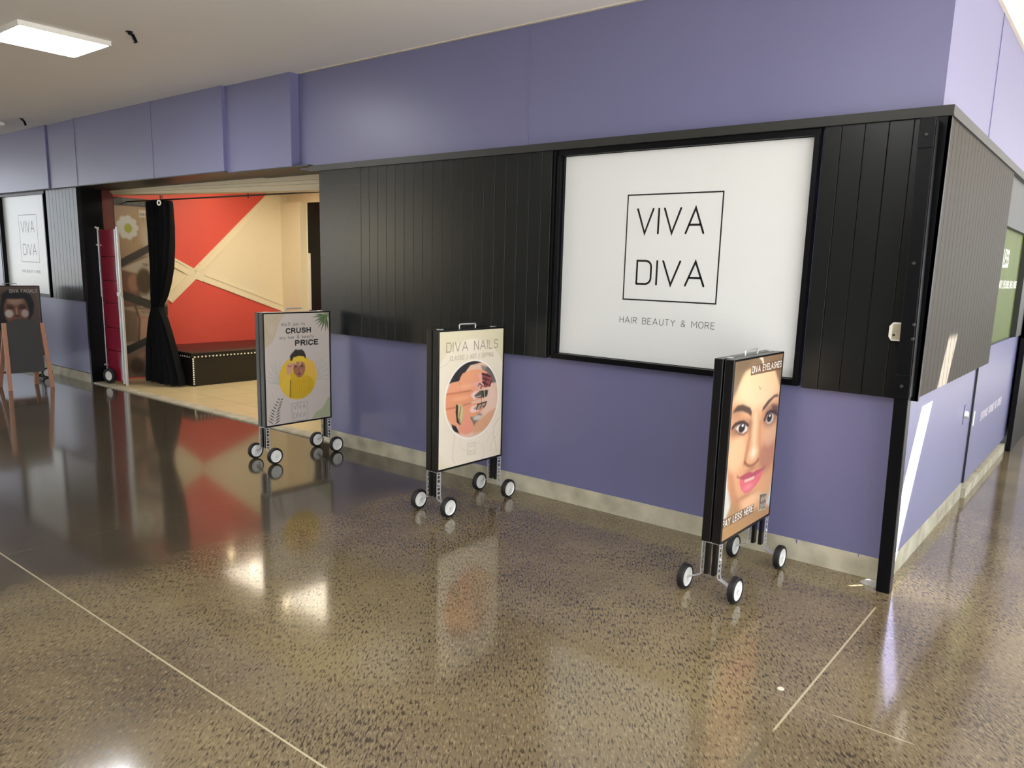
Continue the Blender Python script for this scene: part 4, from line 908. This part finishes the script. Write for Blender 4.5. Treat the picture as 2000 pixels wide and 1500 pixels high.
# price poster on the shop's left wall
def wall_poster():
    y0, y1, z1 = 4.705, 5.34, 2.365; wd = y1 - y0; hg = z1 - .03
    def P(y, z): return ((y - y0) / hg, (z1 - z) / hg)
    O = [('bg', (128, 112, 96)),
         ('p', [P(y0, 2.37), P(5.34, 2.37), P(5.34, 1.70), P(y0, 1.55)], (160, 138, 112), .01, 1),
         ('e', P(5.0, 2.0), (.10, .12), (172, 146, 112), .08, .8),
         ('l', [P(5.06, 2.15), P(5.10, 1.95), P(5.02, 1.72)], .008, (124, 100, 76), .01, .8),
         ('l', [P(4.98, 2.05), P(4.93, 1.8)], .006, (130, 106, 84), .01, .7),
         ('e', P(5.12, 1.9), (.04, .10), (196, 186, 166), .05, .8)]
    cy, cz = 4.86, 1.99
    for k in range(9):
        a = k * 2 * math.pi / 9; c = (cy + .10 * math.cos(a), cz + .11 * math.sin(a))
        O.append(('l', [P(cy, cz), P(*c)], .038, (202, 206, 198), .012, 1))
    O += [('e', P(cy + .01, cz - .01), (.022, .026), (160, 168, 60), .008, 1),
          ('p', [P(5.02, 2.225), P(5.135, 2.225), P(5.135, 2.13), P(5.02, 2.13)], (206, 204, 190), .003, 1),
          ('t', 'FROM $2', (P(5.03, 2.15)[0], P(5.03, 2.15)[1]), .040, .014, .16, (96, 92, 84)),
          ('p', [P(y0, 1.44), P(y0, .93), P(5.34, 1.0), P(5.34, 1.73)], (176, 166, 150), .01, 1),
          ('p', [P(y0, 1.46), P(4.95, 1.40), P(4.99, 1.22), P(4.97, .96), P(y0, .96)], (112, 84, 72), .02, 1),
          ('e', P(4.90, 1.28), (.035, .05), (150, 112, 92), .02, 1),
          ('e', P(5.04, 1.30), (.045, .075), (78, 66, 52), .02, 1),
          ('t', 'FROM $2', P(5.03, 1.50), .05, .014, .16, (90, 86, 78)),
          ('p', [P(y0, .95), P(5.34, .90), P(5.34, .60), P(y0, .42)], (168, 148, 130), .01, 1),
          ('p', [P(y0, .95), P(4.93, .90), P(4.92, .5), P(y0, .5)], (118, 100, 84), .02, 1),
          ('l', [P(4.90, .98), P(4.95, .8), P(4.92, .5)], .012, (84, 56, 46), .012, .9),
          ('l', [P(4.96, .83), P(5.1, .80)], .01, (176, 110, 88), .012, .9),
          ('e', P(5.04, .68), (.03, .06), (190, 146, 124), .03, .9),
          ('t', 'FROM $2', P(4.97, .88), .05, .014, .16, (120, 112, 100)),
          ('p', [P(y0, .40), P(5.34, .55), P(5.34, .0), P(y0, .0)], (132, 112, 98), .02, 1),
          ('e', P(5.0, .25), (.05, .05), (170, 136, 116), .03, .8), ('e', P(4.88, .18), (.04, .05), (76, 62, 54), .03, .9),
          # slanting dark bars
          ('p', [P(y0, 1.56), P(5.34, 1.90), P(5.34, 1.80), P(y0, 1.45)], (54, 56, 56), .004, 1),
          ('p', [P(y0, 1.20), P(5.34, .96), P(5.34, .84), P(y0, 1.08)], (54, 56, 56), .004, 1),
          ('p', [P(y0, .43), P(5.34, .68), P(5.34, .58), P(y0, .32)], (52, 54, 52), .004, 1),
          ('t', 'EXPERTS', P(4.90, 1.10), .07, .014, .14, (92, 94, 92)),
          ('p', [P(y0, 2.37), P(5.34, 2.37), P(5.34, 2.262), P(y0, 2.262)], (40, 42, 44), .003, 1),
          ('t', 'EXPERTS', P(4.83, 2.29), .11, .022, .18, (98, 104, 104))]
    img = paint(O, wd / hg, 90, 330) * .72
    po = thing('price_poster', (-10.418, y0, .03), 'tall photo poster with a white flower and dark slanting bars behind the crimson panel', 'poster')
    s_ = picture_sheet('print', img, (.006, 0, hg), (0, 1, 0), (0, 0, -1), po, wd, hg)
    b = MB(); b.box((0, 0, 0), (.005, wd, hg)); b.build('backing_board', 'poster_side', po)
wall_poster()
# ================================================================== PORTABLE POSTER BOARDS ON WHEELS
FACIAL = [('bg', (120, 106, 98)), ('p', [(.0, .0), (.70, .0), (.70, .6), (.60, .5), (0, .6)], (92, 78, 72), .2, .8),
    ('p', [(.0, .62), (.18, .3), (.22, .10), (.32, .03), (.48, .05), (.58, .12), (.62, .25), (.60, .38), (.52, .52), (.40, .60)], (38, 42, 50), .03, 1),
    ('e', (.385, .35), (.155, .235), (128, 92, 78), .03, 1), ('e', (.38, .20), (.09, .06), (176, 146, 130), .06, .9), ('e', (.38, .13), (.17, .05), (38, 42, 50), .03, 1),
    ('e', (.31, .30), (.05, .025), (62, 44, 42), .03, .9), ('e', (.46, .30), (.05, .025), (62, 44, 42), .03, .9),
    ('l', [(.27, .265), (.34, .26)], .012, (48, 36, 36), .015, .9), ('l', [(.43, .26), (.50, .268)], .012, (48, 36, 36), .015, .9),
    ('e', (.29, .385), (.05, .055), (214, 204, 200), .03, .9), ('e', (.49, .385), (.045, .055), (206, 190, 184), .03, .9),
    ('l', [(.385, .30), (.388, .39)], .016, (196, 158, 140), .02, .8), ('e', (.388, .42), (.03, .015), (92, 62, 54), .015, .9),
    ('e', (.385, .49), (.06, .02), (132, 62, 64), .012, 1), ('p', [(.20, .62), (.58, .62), (.69, .80), (.69, 1), (.0, 1), (.0, .8)], (130, 96, 82), .05, 1),
    ('t', 'DIVA FACIALS', (.32, .085), .345, .045, .15, (196, 190, 186)),
    ('l', [(.30, .90), (.40, .90), (.40, .97), (.30, .97), (.30, .90)], .004, (200, 196, 190), .004, 1), ('t', 'VIVA', (.315, .93), .07, .02, .12, (200, 196, 190)), ('t', 'DIVA', (.315, .962), .07, .02, .12, (200, 196, 190))]
GRP = 'wheeled poster boards along the shopfront'
BZ0, BZ1 = .285, 1.206
def wheel(parent, x, y):
    b = MB(); b.lathe([(.050, -.016), (.060, -.018), (.066, -.012), (.066, .012), (.060, .018), (.050, .016)], (0, 0, 0), (1, 0, 0), 36, True)
    t = b.build('wheel', 'rubber', parent, smooth=True); t.location = (x, y, .066)
    b = MB(); b.lathe([(0, .014), (.009, .014), (.012, .009), (.044, .009), (.050, .016), (.052, .016), (.052, -.016), (.050, -.016), (.044, -.009), (.012, -.009), (.009, -.014), (0, -.014)], (0, 0, 0), (1, 0, 0), 36)
    for k in range(5):
        a = 2 * math.pi * k / 5 + .3
        c, s = math.cos(a), math.sin(a)
        for sx in (.0095, -.0115):
            p0 = Vector((sx, .010 * c, .010 * s)); p1 = Vector((sx, .047 * c, .047 * s)); n_ = Vector((0, -s, c)) * .0016
            vs = [b.bm.verts.new(v) for v in (p0 - n_, p1 - n_, p1 + n_, p0 + n_)]; vt = [b.bm.verts.new(v.co + Vector((.002, 0, 0))) for v in vs]
            b.bm.faces.new(vs); b.bm.faces.new(vt[::-1])
            for i in range(4): b.bm.faces.new((vs[i], vt[i], vt[(i + 1) % 4], vs[(i + 1) % 4]))
    b.build('hub', 'white_plastic', t, smooth=True)
    b = MB(); b.lathe([(0, .019), (.005, .0185), (.006, .014), (0, .014)], (0, 0, 0), (1, 0, 0), 12); b.build('axle_cap', 'silver', t, smooth=True)
    return t
def make_board():
    t = thing('poster_board', (0, 0, 0), '', 'sign', GRP)
    hy = .329
    for s, nm in ((1, 'front'), (-1, 'back')):
        b = MB()
        x0, x1 = (.004 * s, .052 * s)
        fw = .016
        b.box((x0, -hy, BZ0), (x1, -hy + fw, BZ1), bevel=.004); b.box((x0, hy - fw, BZ0), (x1, hy, BZ1), bevel=.004)
        b.box((x0, -hy + fw - .003, BZ0), (x1, hy - fw + .003, BZ0 + fw - .003)); b.box((x0, -hy + fw - .003, BZ1 - fw + .006), (x1, hy - fw + .003, BZ1))
        b.box((x0, -hy + fw - .003, BZ0 + .01), (.044 * s, hy - fw + .003, BZ1 - .008))
        b.build('frame', 'poster_side', t)
    b = MB(); b.tube([(0, -.078, BZ1 - .01), (0, -.078, BZ1 + .022), (0, -.072, BZ1 + .028), (0, .072, BZ1 + .028), (0, .078, BZ1 + .022), (0, .078, BZ1 - .01)], .0055, 10); b.build('handle', 'silver', t, smooth=True)
    for e in (-1, 1):
        y = e * .305
        b = MB()
        for s in (-1, 1): b.box((s * .010, y - .016, .112), (s * .030, y + .016, BZ0 + .004), bevel=.002)
        b.build('upright', 'poster_side', t)
        for s in (-1, 1):
            b = MB()
            pts = [(0.0, y, BZ0 - .003), (s * .044, y, BZ0 - .003), (s * .046, y, BZ0 - .010), (s * .046, y, .115), (s * .052, y, .100), (s * .118, y, .068)]
            # slotted flat bar: two edge strips and rungs
            b.strip(pts[:3], .019, .003, (0, 1, 0))
            for dy in (-.0155, .0155): b.strip([(p[0], p[1] + dy, p[2]) for p in pts[2:5]], .0035, .003, (0, 1, 0))
            for z in (.128, .155, .182, .209, .236, .262): b.box((s * .0445, y - .013, z - .004), (s * .0475, y + .013, z + .004))
            b.strip(pts[4:], .014, .004, (0, 1, 0))
            b.build('wheel_bracket', 'silver', t)
            b = MB(); b.lathe([(0, .006), (.005, .0055), (.008, .002), (.008, 0), (0, 0)], (s * .048, y, .20), (s, 0, 0), 12); b.build('bolt', 'silver', t, smooth=True)
            wheel(t, s * .136, y)
    for y in (-.26, .26):
        b = MB(); b.box((-.012, y - .02, BZ1), (.012, y + .02, BZ1 + .004)); b.build('hinge', 'silver', t)
    return t
def place_board(src, x, y, label, art, rz=0, nx=210, ny=300):
    t = src if src['label'] == '' else copy_tree(src)
    t.location = (x, y, 0); t['label'] = label; t.rotation_euler = (0, 0, rz)
    img = paint(art, .69, nx, ny)
    return t, img
proto = make_board()
todo = [(-5.42, 3.835, 'poster board reading CRUSH and PRICE with a yellow circle, in front of the shop opening', ART['price'], 0.0),
        (-3.475, 3.815, 'poster board reading DIVA NAILS with a round photo of painted fingernails', ART['nails'], 0.0),
        (-1.515, 3.815, 'poster board reading DIVA EYELASHES with a large face, nearest the corner post', ART['lashes'], 0.0),
        (-11.42, 3.79, 'DIVA FACIALS poster board at the left edge, partly hidden by the chalkboard', FACIAL, 0.0)]
boards_made = []
for i, (x, y, lab, art_, rz) in enumerate(todo):
    t = proto if i == 0 else copy_tree(proto)
    t.location = (x, y, 0); t.rotation_euler = (0, 0, rz); t['label'] = lab
    boards_made.append((t, art_))
for t, art_ in boards_made:
    nx, ny = (210, 300) if t.location.x > -8 else (110, 160)
    img = paint(art_, .69, nx, ny)
    picture_sheet('poster', img, (.0495, -.314, BZ1 - .010), (0, 1, 0), (0, 0, -1), t, .628, BZ1 - BZ0 - .022)

# ================================================================== CHALKBOARD
ch = thing('chalkboard', (-10.45, 3.58, 0), 'small grey chalkboard with wooden legs in front of the facials poster', 'sign')
b = MB()
# front face leans back (top at x -0.06), legs splay along y
def leg(y0, y1, x0, x1, ztop, nm, hw=.014):
    b = MB(); b.strip([(x0, y0, 0), (x1, y1, ztop)], .022, .022, (0, 1, 0)); b.build('leg', 'wood', ch)
leg(-.215, -.200, .045, -.03, .80, 'l'); leg(.245, .205, .045, -.03, .79, 'r')
leg(-.20, -.18, -.33, -.05, .78, 'l'); leg(.20, .18, -.33, -.05, .78, 'r')
b = MB()
top = [(.185, .78)] + [(.185 - .37 * k / 10, .80 + .045 * math.sin(math.pi * k / 10)) for k in range(11)] + [(-.185, .78)]
pl = [(-.185, .20), (.185, .20)] + top
fs = b.prism(pl, 0, -.006, .006)
bmesh.ops.transform(b.bm, matrix=Matrix.Translation((.026, 0, 0)) @ Matrix.Rotation(math.radians(-5), 4, 'Y'), verts=b.bm.verts)
b.build('board', 'chalk', ch)
b = MB()
for k, (yy, zz, ww) in enumerate(((-.10, .62, .20), (-.12, .50, .24), (-.06, .38, .12))):
    pass
b.box((-.33, -.19, .16), (-.31, .19, .19)); b.build('crossbar', 'wood', ch)
